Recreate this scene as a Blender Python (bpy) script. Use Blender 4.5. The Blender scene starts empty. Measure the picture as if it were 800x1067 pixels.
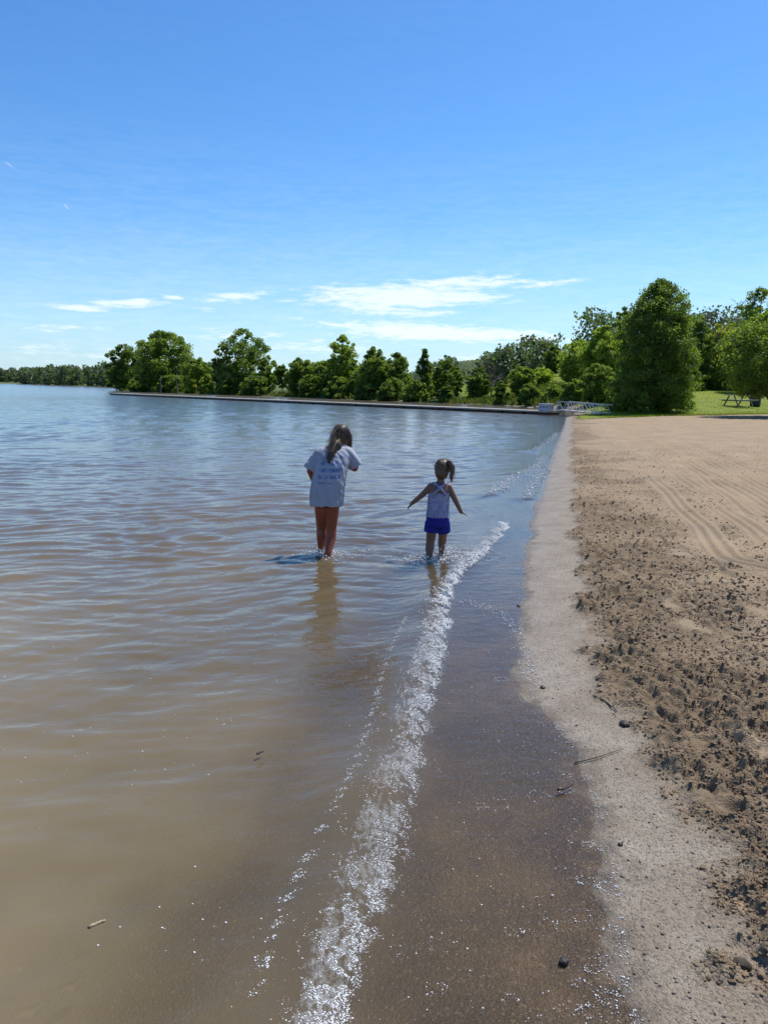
import bpy, bmesh, math, random
import numpy as np
from mathutils import Vector, Matrix

random.seed(7)
RNG = np.random.default_rng(11)
SC = bpy.context.scene
COL = SC.collection
rad = math.radians

# ------------------------------------------------------------------ camera
F, H = 801.0, 1.6
ROLL = rad(0.9)
PITCH = math.atan((533.5 - 402.8) / F)
cam_d = bpy.data.cameras.new('camera')
cam = bpy.data.objects.new('camera', cam_d)
COL.objects.link(cam)
cam_d.sensor_fit = 'VERTICAL'
cam_d.sensor_height = 36.0
cam_d.lens = 36.0 * F / 1067.0
cam_d.clip_start = 0.05
cam_d.clip_end = 8000
CM = Matrix.Rotation(math.pi / 2 - PITCH, 4, 'X') @ Matrix.Rotation(ROLL, 4, 'Z')
cam.matrix_world = Matrix.Translation((0, 0, H)) @ CM
SC.camera = cam
CR = np.array(CM.to_3x3())


def ray(px, py):
    d = np.array([(np.asarray(px, float) - 400) / F, -(np.asarray(py, float) - 533.5) / F, -np.ones_like(np.asarray(px, float))])
    return CR @ d.reshape(3, -1)


def gnd(px, py, z=0.0):
    """world x, y where the sight line of a photo pixel meets height z"""
    d = ray(px, py)
    t = (z - H) / d[2]
    return d[0] * t, d[1] * t


def G(L, z=0.0):
    x, y = gnd([p[0] for p in L], [p[1] for p in L], z)
    return np.stack([x, y], 1)


def ztop(px, py, D):
    d = ray(px, py)
    return float(H + d[2][0] / math.hypot(d[0][0], d[1][0]) * D)


def xy_at(px, py, D):
    d = ray(px, py)
    k = D / math.hypot(d[0][0], d[1][0])
    return float(d[0][0] * k), float(d[1][0] * k)


# ------------------------------------------------------------------ noise
def _hash(ix, iy, seed):
    h = (ix.astype(np.int64) * 374761393 + iy.astype(np.int64) * 668265263 + seed * 974711) & 0xFFFFFFFF
    h = ((h ^ (h >> 13)) * 1274126177) & 0xFFFFFFFF
    h = h ^ (h >> 16)
    return (h & 0xFFFF) / 65535.0


def gn(x, y, seed=0):
    """gradient noise about -1..1"""
    x = np.asarray(x, float); y = np.asarray(y, float)
    ix = np.floor(x); iy = np.floor(y)
    fx = x - ix; fy = y - iy
    u = fx * fx * fx * (fx * (fx * 6 - 15) + 10); v = fy * fy * fy * (fy * (fy * 6 - 15) + 10)

    def gr(dx, dy):
        a = _hash(ix + dx, iy + dy, seed) * 2 * math.pi
        return np.cos(a) * (fx - dx) + np.sin(a) * (fy - dy)
    a = gr(0, 0); b = gr(1, 0); c = gr(0, 1); d = gr(1, 1)
    return ((a * (1 - u) + b * u) * (1 - v) + (c * (1 - u) + d * u) * v) * 1.5


def fbm(x, y, seed=0, o=4):
    s = 0; a = 1.0; t = 0
    for i in range(o):
        s = s + a * gn(x * 2 ** i, y * 2 ** i, seed + i); t += a; a *= .5
    return s / t


def sst(a, b, x):
    t = np.clip((x - a) / (b - a), 0, 1)
    return t * t * (3 - 2 * t)


def polyd(x, y, P, cl=False):
    """distance to polyline, signed side (+ = right of travel direction), arclength param"""
    sh = x.shape
    x = x.ravel(); y = y.ravel()
    best = np.full(x.shape, 1e18); side = np.zeros_like(best); par = np.zeros_like(best)
    acc = 0.0
    for i in range(len(P) - 1):
        ax, ay = P[i]; bx, by = P[i + 1]
        dx, dy = bx - ax, by - ay
        L2 = dx * dx + dy * dy
        t = np.clip(((x - ax) * dx + (y - ay) * dy) / L2, 0, 1)
        ex = x - ax - t * dx; ey = y - ay - t * dy
        d = ex * ex + ey * ey
        m = d < best
        best[m] = d[m]
        side[m] = np.sign(ex[m] * dy - ey[m] * dx)
        par[m] = acc + t[m] * math.sqrt(L2)
        acc += math.sqrt(L2)
    return np.sqrt(best).reshape(sh), side.reshape(sh), par.reshape(sh)


def inside(x, y, P):
    r = np.zeros(x.shape, bool)
    n = len(P)
    for i in range(n):
        ax, ay = P[i]; bx, by = P[(i + 1) % n]
        if ay == by:
            continue
        c = (ay > y) != (by > y)
        r ^= c & (x < (bx - ax) * (y - ay) / (by - ay) + ax)
    return r


def smooth_poly(P, n=3):
    P = np.array(P, float)
    for _ in range(n):
        Q = np.empty((2 * len(P) - 2, 2))
        Q[0::2] = .75 * P[:-1] + .25 * P[1:]
        Q[1::2] = .25 * P[:-1] + .75 * P[1:]
        P = np.vstack([P[:1], Q, P[-1:]])
    return P


# ------------------------------------------------------------------ object helpers
def link(name, me, mat=None, parent=None):
    o = bpy.data.objects.new(name, me)
    COL.objects.link(o)
    if mat is not None:
        me.materials.clear()
        me.materials.append(mat)
    if parent is not None:
        o.parent = parent
    return o


def tag(o, label=None, cat=None, group=None, kind=None):
    if label: o['label'] = label
    if cat: o['category'] = cat
    if group: o['group'] = group
    if kind: o['kind'] = kind
    return o


def thing(name, label, cat, loc=(0, 0, 0), rz=0, group=None):
    o = bpy.data.objects.new(name, None)
    COL.objects.link(o)
    o.empty_display_size = .2
    o.location = loc; o.rotation_euler = (0, 0, rz)
    return tag(o, label, cat, group)


def np_mesh(name, V, Fq, smooth=True, attrs=None):
    """V (n,3), Fq (m,3|4) int"""
    V = np.asarray(V, np.float32); Fq = np.asarray(Fq, np.int32)
    me = bpy.data.meshes.new(name)
    k = Fq.shape[1]
    me.vertices.add(len(V)); me.vertices.foreach_set('co', V.ravel())
    me.loops.add(Fq.size); me.loops.foreach_set('vertex_index', Fq.ravel())
    me.polygons.add(len(Fq))
    me.polygons.foreach_set('loop_start', np.arange(0, Fq.size, k, dtype=np.int32))
    me.polygons.foreach_set('use_smooth', np.full(len(Fq), smooth))
    for an, av in (attrs or {}).items():
        a = me.attributes.new(an, 'FLOAT', 'POINT')
        a.data.foreach_set('value', np.asarray(av, np.float32).ravel())
    me.update(calc_edges=True)
    me.validate()
    return me


def bm_mesh(name, bm, smooth=False):
    bmesh.ops.recalc_face_normals(bm, faces=bm.faces)
    me = bpy.data.meshes.new(name)
    bm.to_mesh(me); bm.free()
    for p in me.polygons:
        p.use_smooth = smooth
    return me


def box(bm, c, s, rot=None, bev=0.0):
    r = bmesh.ops.create_cube(bm, size=1.0)
    vs = r['verts']
    bmesh.ops.scale(bm, vec=s, verts=vs)
    if bev:
        es = list({e for v in vs for e in v.link_edges})
        rr = bmesh.ops.bevel(bm, geom=es, offset=bev, segments=1, affect='EDGES', profile=.5)
        vs = list({v for f in rr['faces'] for v in f.verts} | {v for v in vs if v.is_valid})
    if rot is not None:
        bmesh.ops.rotate(bm, cent=(0, 0, 0), matrix=rot, verts=vs)
    bmesh.ops.translate(bm, vec=c, verts=vs)
    return vs


def bar(bm, a, b, w, h=None):
    """box beam from a to b"""
    a = Vector(a); b = Vector(b); d = b - a
    L = d.length
    q = d.to_track_quat('X', 'Z').to_matrix()
    box(bm, (a + b) / 2, (L, w, h or w), q)


def tube(bm, pts, radii, seg=8, cap=True):
    pts = [Vector(p) for p in pts]
    rings = []
    ref = Vector((0.3, 1, 0.1)).normalized()
    for i, p in enumerate(pts):
        d = (pts[min(i + 1, len(pts) - 1)] - pts[max(i - 1, 0)])
        if d.length < 1e-9: d = Vector((0, 0, 1))
        d.normalize()
        u = d.cross(ref)
        if u.length < .05: u = d.cross(Vector((1, 0, 0)))
        u.normalize(); v = d.cross(u)
        rings.append([bm.verts.new(p + (u * math.cos(2 * math.pi * k / seg) + v * math.sin(2 * math.pi * k / seg)) * radii[i]) for k in range(seg)])
    for a, b in zip(rings[:-1], rings[1:]):
        for k in range(seg):
            bm.faces.new((a[k], a[(k + 1) % seg], b[(k + 1) % seg], b[k]))
    if cap:
        bm.faces.new(rings[0][::-1]); bm.faces.new(rings[-1])


def ell(bm, c, r, rot=None, sub=3):
    m = Matrix.Translation(c)
    if rot is not None: m = m @ rot.to_4x4()
    m = m @ Matrix.Diagonal((r[0], r[1], r[2], 1))
    bmesh.ops.create_icosphere(bm, subdivisions=sub, radius=1, matrix=m)


def chain(bm, pts, radii, seg=14):
    """tapered limb: a ball at each joint and a tapered tube between"""
    for p, r in zip(pts, radii):
        ell(bm, p, (r, r, r), sub=2)
    for i in range(len(pts) - 1):
        tube(bm, [pts[i], pts[i + 1]], [radii[i], radii[i + 1]], seg)


def loft(bm, rings, seg=32, cap=True):
    """rings: (cx,cy,cz,rx,ry)"""
    R_ = []
    for cx, cy, cz, rx, ry in rings:
        R_.append([bm.verts.new((cx + rx * math.cos(2 * math.pi * k / seg), cy + ry * math.sin(2 * math.pi * k / seg), cz)) for k in range(seg)])
    for a, b in zip(R_[:-1], R_[1:]):
        for k in range(seg):
            bm.faces.new((a[k], a[(k + 1) % seg], b[(k + 1) % seg], b[k]))
    if cap:
        bm.faces.new(R_[0][::-1]); bm.faces.new(R_[-1])


def fuse(name, bm, voxel, smooth_it, mat, parent=None):
    """one continuous surface out of overlapping solids"""
    me = bm_mesh(name, bm)
    tmp = bpy.data.objects.new('fuse_temp', me); COL.objects.link(tmp)
    m = tmp.modifiers.new('r', 'REMESH'); m.mode = 'VOXEL'; m.voxel_size = voxel; m.use_smooth_shade = True
    s = tmp.modifiers.new('s', 'SMOOTH'); s.factor = .5; s.iterations = smooth_it
    dg = bpy.context.evaluated_depsgraph_get(); dg.update()
    out = bpy.data.meshes.new_from_object(tmp.evaluated_get(dg))
    out.name = name
    bpy.data.objects.remove(tmp); bpy.data.meshes.remove(me)
    for p in out.polygons: p.use_smooth = True
    return link(name, out, mat, parent)


def displace(o, fn):
    me = o.data; n = len(me.vertices)
    co = np.empty(n * 3, np.float32); me.vertices.foreach_get('co', co); co = co.reshape(-1, 3)
    no = np.empty(n * 3, np.float32); me.vertex_normals.foreach_get('vector', no); no = no.reshape(-1, 3)
    co += no * fn(co).reshape(-1, 1)
    me.vertices.foreach_set('co', co.ravel()); me.update()


# ------------------------------------------------------------------ node helpers
class NT:
    def __init__(s, tree):
        s.t = tree; s.n = tree.nodes; s.l = tree.links

    def new(s, typ, ins=None, **kw):
        nd = s.n.new(typ)
        for k, v in kw.items():
            setattr(nd, k, v)
        for k, v in (ins or {}).items():
            s.put(nd.inputs[k], v)
        return nd

    def put(s, sock, v):
        if isinstance(v, bpy.types.NodeSocket): s.l.new(v, sock)
        elif isinstance(v, bpy.types.Node): s.l.new(v.outputs[0], sock)
        else:
            if sock.type == 'RGBA' and len(v) == 3: v = (*v, 1)
            sock.default_value = v

    def m(s, op, a, b=0.0, c=None, clamp=False):
        nd = s.n.new('ShaderNodeMath'); nd.operation = op; nd.use_clamp = clamp
        s.put(nd.inputs[0], a); s.put(nd.inputs[1], b)
        if c is not None: s.put(nd.inputs[2], c)
        return nd.outputs[0]

    def mix(s, f, a, b, blend='MIX'):
        nd = s.n.new('ShaderNodeMix'); nd.data_type = 'RGBA'; nd.blend_type = blend
        s.put(nd.inputs[0], f); s.put(nd.inputs[6], a); s.put(nd.inputs[7], b)
        return nd.outputs[2]

    def attr(s, name):
        return s.new('ShaderNodeAttribute', attribute_name=name).outputs['Fac']

    def noise(s, vec, scale, detail=4, rough=.55, out='Fac'):
        return s.new('ShaderNodeTexNoise', {'Vector': vec, 'Scale': scale, 'Detail': detail, 'Roughness': rough}).outputs[out]

    def mr(s, v, a, b, c=0.0, d=1.0, smooth=False):
        nd = s.n.new('ShaderNodeMapRange')
        if smooth: nd.interpolation_type = 'SMOOTHSTEP'
        for i, q in enumerate((v, a, b, c, d)): s.put(nd.inputs[i], q)
        return nd.outputs[0]

    def mapping(s, vec, scale=(1, 1, 1), rot=(0, 0, 0), loc=(0, 0, 0)):
        return s.new('ShaderNodeMapping', {'Vector': vec, 'Scale': scale, 'Rotation': rot, 'Location': loc}).outputs[0]

    def bump(s, h, strength=.5, dist=.01, normal=None):
        i = {'Height': h, 'Strength': strength, 'Distance': dist}
        if normal is not None: i['Normal'] = normal
        return s.new('ShaderNodeBump', i).outputs[0]


def material(name):
    m = bpy.data.materials.new(name); m.use_nodes = True
    t = NT(m.node_tree); t.n.clear()
    out = t.n.new('ShaderNodeOutputMaterial')
    return m, t, out.inputs['Surface']


def simple(name, col, rough=.7, var=.15, scale=20, bump=0.0, bscale=80, spec=.3, metallic=0.0, coord='Object'):
    m, t, out = material(name)
    tc = t.new('ShaderNodeTexCoord').outputs[coord]
    nz = t.noise(tc, scale, 4)
    f = t.mr(nz, .3, .7, 1 - var, 1 + var)
    c = t.mix(1.0, (*col, 1), t.new('ShaderNodeCombineColor', {0: f, 1: f, 2: f}).outputs[0], 'MULTIPLY')
    p = t.new('ShaderNodeBsdfPrincipled', {'Base Color': c, 'Roughness': rough, 'Specular IOR Level': spec, 'Metallic': metallic})
    if bump:
        t.put(p.inputs['Normal'], t.bump(t.noise(tc, bscale, 3), .6, bump))
    t.put(out, p)
    return m


# ------------------------------------------------------------------ world, sun
SUN_AZ, SUN_EL = rad(44), rad(60)
world = bpy.data.worlds.new('World'); SC.world = world; world.use_nodes = True
t = NT(world.node_tree); t.n.clear()
wout = t.n.new('ShaderNodeOutputWorld')
bg = t.new('ShaderNodeBackground', {'Strength': SKY_STRENGTH if 'SKY_STRENGTH' in globals() else .1})
t.l.new(bg.outputs[0], wout.inputs[0])
sky = t.new('ShaderNodeTexSky', sky_type='NISHITA', sun_disc=False, sun_elevation=SUN_EL, sun_rotation=SUN_AZ,
            altitude=200, air_density=1.0, dust_density=0.5, ozone_density=1.6)
hs = t.new('ShaderNodeHueSaturation', {'Hue': .5, 'Saturation': 1.22, 'Value': 1.0, 'Fac': 1.0, 'Color': sky})
skyc = t.mix(1.0, hs.outputs[0], (.72, 1.0, 1.23, 1), 'MULTIPLY')
# thin high cloud, laid out by compass bearing and elevation
gen = t.new('ShaderNodeTexCoord').outputs['Generated']
sp = t.new('ShaderNodeSeparateXYZ', {0: gen})
az = t.m('ARCTAN2', sp.outputs[0], sp.outputs[1])
el = t.m('ARCSINE', sp.outputs[2])
uv = t.new('ShaderNodeCombineXYZ', {0: az, 1: el, 2: 0.0}).outputs[0]
warp = t.noise(t.mapping(uv, (7, 22, 1)), 1.0, 3, .5, 'Color')
uvw = t.new('ShaderNodeVectorMath', {0: uv, 1: t.new('ShaderNodeVectorMath', {0: warp, 1: (.035, .012, 0)}, operation='MULTIPLY').outputs[0]}, operation='ADD').outputs[0]
streak = t.noise(t.mapping(uvw, (9, 75, 1), (0, 0, rad(-4))), 1.0, 7, .62)
fine = t.noise(t.mapping(uvw, (38, 190, 1), (0, 0, rad(-6))), 1.0, 6, .65)
pat = t.m('ADD', t.m('MULTIPLY', streak, .45), t.m('MULTIPLY', fine, .55))
sw = t.new('ShaderNodeSeparateXYZ', {0: uvw})
azw, elw = t.m('SUBTRACT', sw.outputs[0], .0175), t.m('SUBTRACT', sw.outputs[1], .006)


def azel(px, py):
    d = ray(px, py)[:, 0]; d = d / np.linalg.norm(d)
    return math.atan2(d[0], d[1]), math.asin(d[2])


total = None
#       cx   cy   half w  half h  slope(el per az) weight
for cx, cy, hw, hh, sl, wt in ((420, 309, 125, 18, .02, 1.12), (480, 295, 85, 11, .06, 1.05), (565, 295, 65, 5, .10, .8), (340, 313, 80, 6, .02, .85),
                               (415, 325, 95, 8, .0, .85), (450, 346, 150, 13, -.03, 1.12), (540, 353, 80, 6, -.03, .85), (400, 341, 80, 9, .0, .85),
                               (92, 321, 46, 5.5, .03, 1.0), (135, 315, 42, 7.5, .03, 1.02), (176, 310, 15, 4, .0, .9), (250, 309, 52, 7, .08, .85),
                               (212, 323, 28, 4.5, .0, .8), (70, 342, 90, 7, .02, .55), (225, 351, 110, 11, .0, .62), (40, 365, 190, 20, 0, .52),
                               (330, 362, 160, 14, .0, .60), (520, 376, 110, 9, .0, .6), (610, 345, 70, 6, -.02, .35),
                               (9, 172, 17, 2.2, -.75, .42), (66, 212, 15, 2.0, -.9, .38)):
    a0, e0 = azel(cx, cy)
    a1, e1 = azel(cx + hw, cy); a2, e2 = azel(cx, cy - hh)
    sa, se = abs(a1 - a0), abs(e2 - e0)
    da = t.m('SUBTRACT', azw, a0)
    u = t.m('DIVIDE', da, sa)
    v = t.m('DIVIDE', t.m('SUBTRACT', t.m('SUBTRACT', elw, e0), t.m('MULTIPLY', da, sl)), se)
    q = t.m('ADD', t.m('MULTIPLY', u, u), t.m('MULTIPLY', v, v))
    k = t.m('MULTIPLY', t.m('EXPONENT', t.m('MULTIPLY', q, -1.1)), wt)
    total = k if total is None else t.m('MAXIMUM', total, k)
cl = t.m('ADD', total, t.m('MULTIPLY', t.m('SUBTRACT', pat, .505), 3.0))
cl = t.mr(cl, .30, 1.05, 0, 1, True)
cl = t.m('MULTIPLY', cl, t.mr(total, .03, .25))
# very faint cirrus veil near the horizon
veil = t.m('MULTIPLY', t.mr(pat, .40, .75, 0, .38), t.mr(el, .02, .30, 1, .06))
cl = t.m('MAXIMUM', cl, veil)
cl = t.m('MULTIPLY', cl, .80)
cl = t.m('MULTIPLY', cl, t.mr(el, -.01, .005))
skyc = t.mix(t.mr(el, .0, .20, .52, 0), skyc, (4.4, 6.1, 8.0, 1))
skyc = t.mix(cl, skyc, (7.8, 8.4, 9.2, 1))
t.put(bg.inputs['Color'], skyc)

sun_d = bpy.data.lights.new('sun', 'SUN'); sun = bpy.data.objects.new('sun', sun_d); COL.objects.link(sun)
sun_d.energy = 4.2; sun_d.angle = rad(.53); sun_d.color = (1.0, .95, .87)
SV = Vector((math.sin(SUN_AZ) * math.cos(SUN_EL), math.cos(SUN_AZ) * math.cos(SUN_EL), math.sin(SUN_EL)))
sun.rotation_euler = SV.to_track_quat('Z', 'Y').to_euler()
sun.location = (20, 20, 60)

SC.view_settings.view_transform = 'Standard'
SC.view_settings.look = 'None'
SC.view_settings.exposure = 0.40
SC.view_settings.gamma = 1.0
SC.cycles.use_denoising = True
SC.cycles.max_bounces = 8
SC.cycles.transparent_max_bounces = 16
SC.cycles.caustics_reflective = False
SC.cycles.caustics_refractive = False

# ------------------------------------------------------------------ terrain
NEAR = [(.2, -60), (.35, -2), (.5, .3)] + [tuple(p) for p in G([(652, 1067), (642, 960), (630, 880), (603, 790), (572, 750), (545, 715), (538, 670), (541, 620), (548, 570), (560, 520), (574, 478), (584, 452), (589, 438)])]
NEAR += [(10.3, 44.5), (11.7, 48.2), (13.0, 53), (13.9, 58)]
FAR = [(13.0, 62), (11.4, 78), (3.85, 81.5), (-2.4, 90), (-13.4, 107), (-26.7, 119), (-45, 141), (-52, 152), (-57, 166), (-50, 185), (-60, 215), (-81, 240), (-121, 292), (-217, 440), (-420, 560), (-900, 700), (-2600, 900)]
SHORE = smooth_poly(NEAR + FAR, 3)
LAKE = np.vstack([SHORE, [(-2600, -60)]])
yb0, yb1 = 41.5, .47          # where the sand ends and the lawn begins: y = yb0 + yb1*(x-12)


def yb(x):
    return yb0 + yb1 * (x - 12) + .5 * gn(x * .35, x * 0 + .3, 5) + .25 * gn(x * 1.3, x * 0 + .7, 6)


def shore_s(x, y):
    d, _, par = polyd(x, y, SHORE)
    return np.where(inside(x, y, LAKE), -d, d)


def terrain(x, y, s):
    w = np.maximum(-s, 0); l = np.maximum(s, 0)
    depth = np.minimum(.032 * w + .012 * w * w, 3.0)
    land = .36 * (1 - np.exp(-l / 6.0))
    m = y - (yb0 + yb1 * (x - 12))
    rise = .062 * np.maximum(m - .5, 0) * sst(11, 19, x) * sst(0, 6, m)
    rise2 = .035 * np.minimum(l, 80) * (1 - sst(11, 19, x)) * sst(55, 75, y)
    land = land + np.minimum(rise, 7) + rise2
    z = np.where(s < 0, -depth, land)
    z = z + (.015 * fbm(x * .5, y * .5, 21, 3) * sst(.6, 4, l) + .004 * fbm(x * 2.2, y * 2.2, 22, 2) * sst(.05, .4, l))
    e = np.exp(-(s / .45) ** 2) * (y < 60)
    z = z + e * (.0045 * fbm(x * 1.5, y * 1.1, 23, 3) + .0018 * fbm(x * 6, y * 5, 24, 3))
    z = z + .01 * fbm(x * 1.6, y * 1.6, 31, 3) * sst(.3, 1.5, w)
    return z


def tz(x, y):
    x = np.atleast_1d(np.asarray(x, float)); y = np.atleast_1d(np.asarray(y, float))
    return terrain(x, y, shore_s(x, y))


def on_land(px, py, it=6):
    """world point where a photo pixel's sight line meets the terrain"""
    d = ray(px, py)[:, 0]
    d = d / math.hypot(d[0], d[1])
    tt = 1.0 * np.exp(np.linspace(0, math.log(150), 4000))
    z = tz(d[0] * tt, d[1] * tt)
    i = int(np.argmax(H + d[2] * tt <= z))
    if i == 0: i = len(tt) - 1
    return float(d[0] * tt[i]), float(d[1] * tt[i]), float(z[i])


# boundaries on the sand, as bearing curves given by points on the beach
CLOD = smooth_poly([(.8, .2)] + [tuple(on_land(*p)[:2]) for p in ((790, 1067), (775, 1000), (752, 920), (722, 850), (690, 790), (655, 745), (622, 700), (606, 650), (598, 590), (598, 540), (597, 490), (594, 455))] + [(10.6, 44)], 2)
DRY = smooth_poly([(3.3, .5), (3.5, 3.0)] + [tuple(on_land(*p)[:2]) for p in ((800, 690), (755, 625), (700, 565), (655, 510), (625, 470), (605, 446))] + [(11.2, 44)], 2)
TRACK = smooth_poly([tuple(on_land(*p)[:2]) for p in ((830, 580), (780, 540), (735, 510), (690, 480), (655, 458), (632, 443))], 2)
TRACK2 = smooth_poly([tuple(on_land(*p)[:2]) for p in ((840, 535), (780, 500), (730, 475), (690, 458), (655, 444))], 2)
TRACK3 = smooth_poly([tuple(on_land(*p)[:2]) for p in ((830, 480), (760, 455), (700, 443))], 2)


def ground_fields(x, y, s):
    """height plus the sand zone weights"""
    z = terrain(x, y, s)
    near = (y < 75) & (s > -1) & (np.abs(x) < 80)
    clod = np.zeros_like(x); dry = np.zeros_like(x); foot = np.zeros_like(x); tyre = np.zeros_like(x)
    xs, ys, ss = x[near], y[near], s[near]
    if len(xs):
        nb = fbm(xs * 3, ys * 3, 41, 3) * .20 + fbm(xs * .9, ys * .9, 43, 2) * .16 + fbm(xs * 11, ys * 11, 45, 2) * .06
        dc, sc_, _ = polyd(xs, ys, CLOD)
        c = sst(-.08, .10, dc * sc_ + nb)
        dd, sd, _ = polyd(xs, ys, DRY)
        wob = fbm(xs * .8, ys * .8, 47, 3)
        dr = sst(-.9, .9, dd * sd + wob * 1.6)
        patch = sst(.30, .55, fbm(xs * 2.1 + 3, ys * .9, 51, 3) + .12 * fbm(xs * 9, ys * 9, 53, 2))
        tr = np.zeros_like(xs); th = np.zeros_like(xs)
        for P, wd in ((TRACK, .62), (TRACK2, .55), (TRACK3, .6), (TRACK + np.array([.9, -.5]), 0)):
            dt, st_, pt = polyd(xs, ys, P)
            n0 = dt * st_ + .05 * gn(pt * .5, pt * 0, 59)
            env = np.zeros_like(xs)
            for off in (-.62, -.12, .45):
                n = n0 - off
                e1 = (1 - sst(.13, .20, np.abs(n))) * sst(-.45, .2, gn(pt * .35, n * 0 + off * 7, 58))
                th = th + e1 * (.016 * np.cos(n * 2 * math.pi / .12 + .6 * gn(pt * 1.5, n * 4, 56)) - .006)
                env = np.maximum(env, e1)
            tr = np.maximum(tr, env)
        cl = c * (1 - .56 * dr) * (1 - .8 * patch) * (1 - .85 * tr)
        wx = xs + .03 * gn(xs / .12, ys / .12, 67); wy = ys + .03 * gn(xs / .12, ys / .12, 68)
        r1 = gn(wx / .060, wy / .050, 61); r2 = gn(wx / .030, wy / .027, 62); r3 = gn(wx / .20, wy / .15, 63); r4 = gn(wx / .015, wy / .014, 64)
        lumps = .019 * sst(-.25, .60, r1) + .009 * sst(-.05, .5, r2) * (.4 + sst(-.1, .4, r1)) + .040 * np.maximum(r3 - .02, 0) + .005 * r4 - .012 * sst(.1, .5, -r1)
        rows = gn(wx * 1.2 + wy * .12, wy * .35, 66)
        lumps = .95 * lumps * (.65 + .70 * sst(-.3, .35, gn(wx / .45, wy / .6, 65) + .6 * rows))
        # hoof-like pits and small ridges in the looser sand
        dl = .007 * fbm(xs / .13, ys / .10, 71, 4) + .003 * gn((xs - .45 * ys) * 2.6, (ys + .45 * xs) * .12, 77) + .012 * np.maximum(gn(xs / .3, ys / .22, 73) - .25, 0) - .014 * np.maximum(gn(xs / .33, ys / .3, 75) - .35, 0)
        pr = np.random.default_rng(19)
        pits = np.zeros_like(xs)
        for k in range(70):
            gx, gy = gnd(605 + 215 * pr.random(), 500 + 560 * pr.random() ** 1.2, .1)
            gx, gy = gx[0], gy[0]; ang = pr.normal() * .5 + .2
            m = (np.abs(xs - gx) < .35) & (np.abs(ys - gy) < .35)
            if not m.any(): continue
            ux = (xs[m] - gx) * math.cos(ang) - (ys[m] - gy) * math.sin(ang); uy = (xs[m] - gx) * math.sin(ang) + (ys[m] - gy) * math.cos(ang)
            q = np.sqrt((ux / .055) ** 2 + (uy / .12) ** 2) + .25 * gn(xs[m] * 18, ys[m] * 18, 79)
            pits[m] += (-.019 * (1 - sst(.35, 1.25, q)) + .010 * np.exp(-((q - 1.35) / .3) ** 2)) * (.5 + .7 * pr.random())
        band = (1 - c) * sst(0, .08, ss)
        bl = .005 * fbm(xs / .35, ys / .3, 85, 3) + .0022 * fbm(xs / .05, ys / .05, 81, 3) + .012 * np.maximum(gn(xs / .07, ys / .06, 83) - .45, 0) * sst(.1, .5, ss)
        step = .018 * c * (1 - dr)
        far = 1 - sst(30, 60, ys)
        zz = z[near] + sst(0, .06, ss) * (cl * lumps + (c * dr + .5 * c * patch) * dl + band * bl + step + th * c + pits * c) * (.35 + .65 * far)
        z = z.copy(); z[near] = zz
        clod[near] = cl; dry[near] = c * np.maximum(dr, np.maximum(.8 * patch, .7 * tr)); tyre[near] = tr
        foot[near] = patch * c
    return z, clod, dry


def polar(rr, aa):
    A, R_ = np.meshgrid(aa, rr)
    x = R_ * np.sin(A); y = R_ * np.cos(A)
    n, m = len(rr), len(aa)
    i = np.arange(n - 1)[:, None] * m + np.arange(m - 1)[None]
    q = np.stack([i, i + 1, i + m + 1, i + m], -1).reshape(-1, 4)
    return x.ravel(), y.ravel(), q


def radii(a, b, k):
    n = int(math.log(b / a) / k) + 1
    return a * np.exp(np.linspace(0, math.log(b / a), n))


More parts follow.
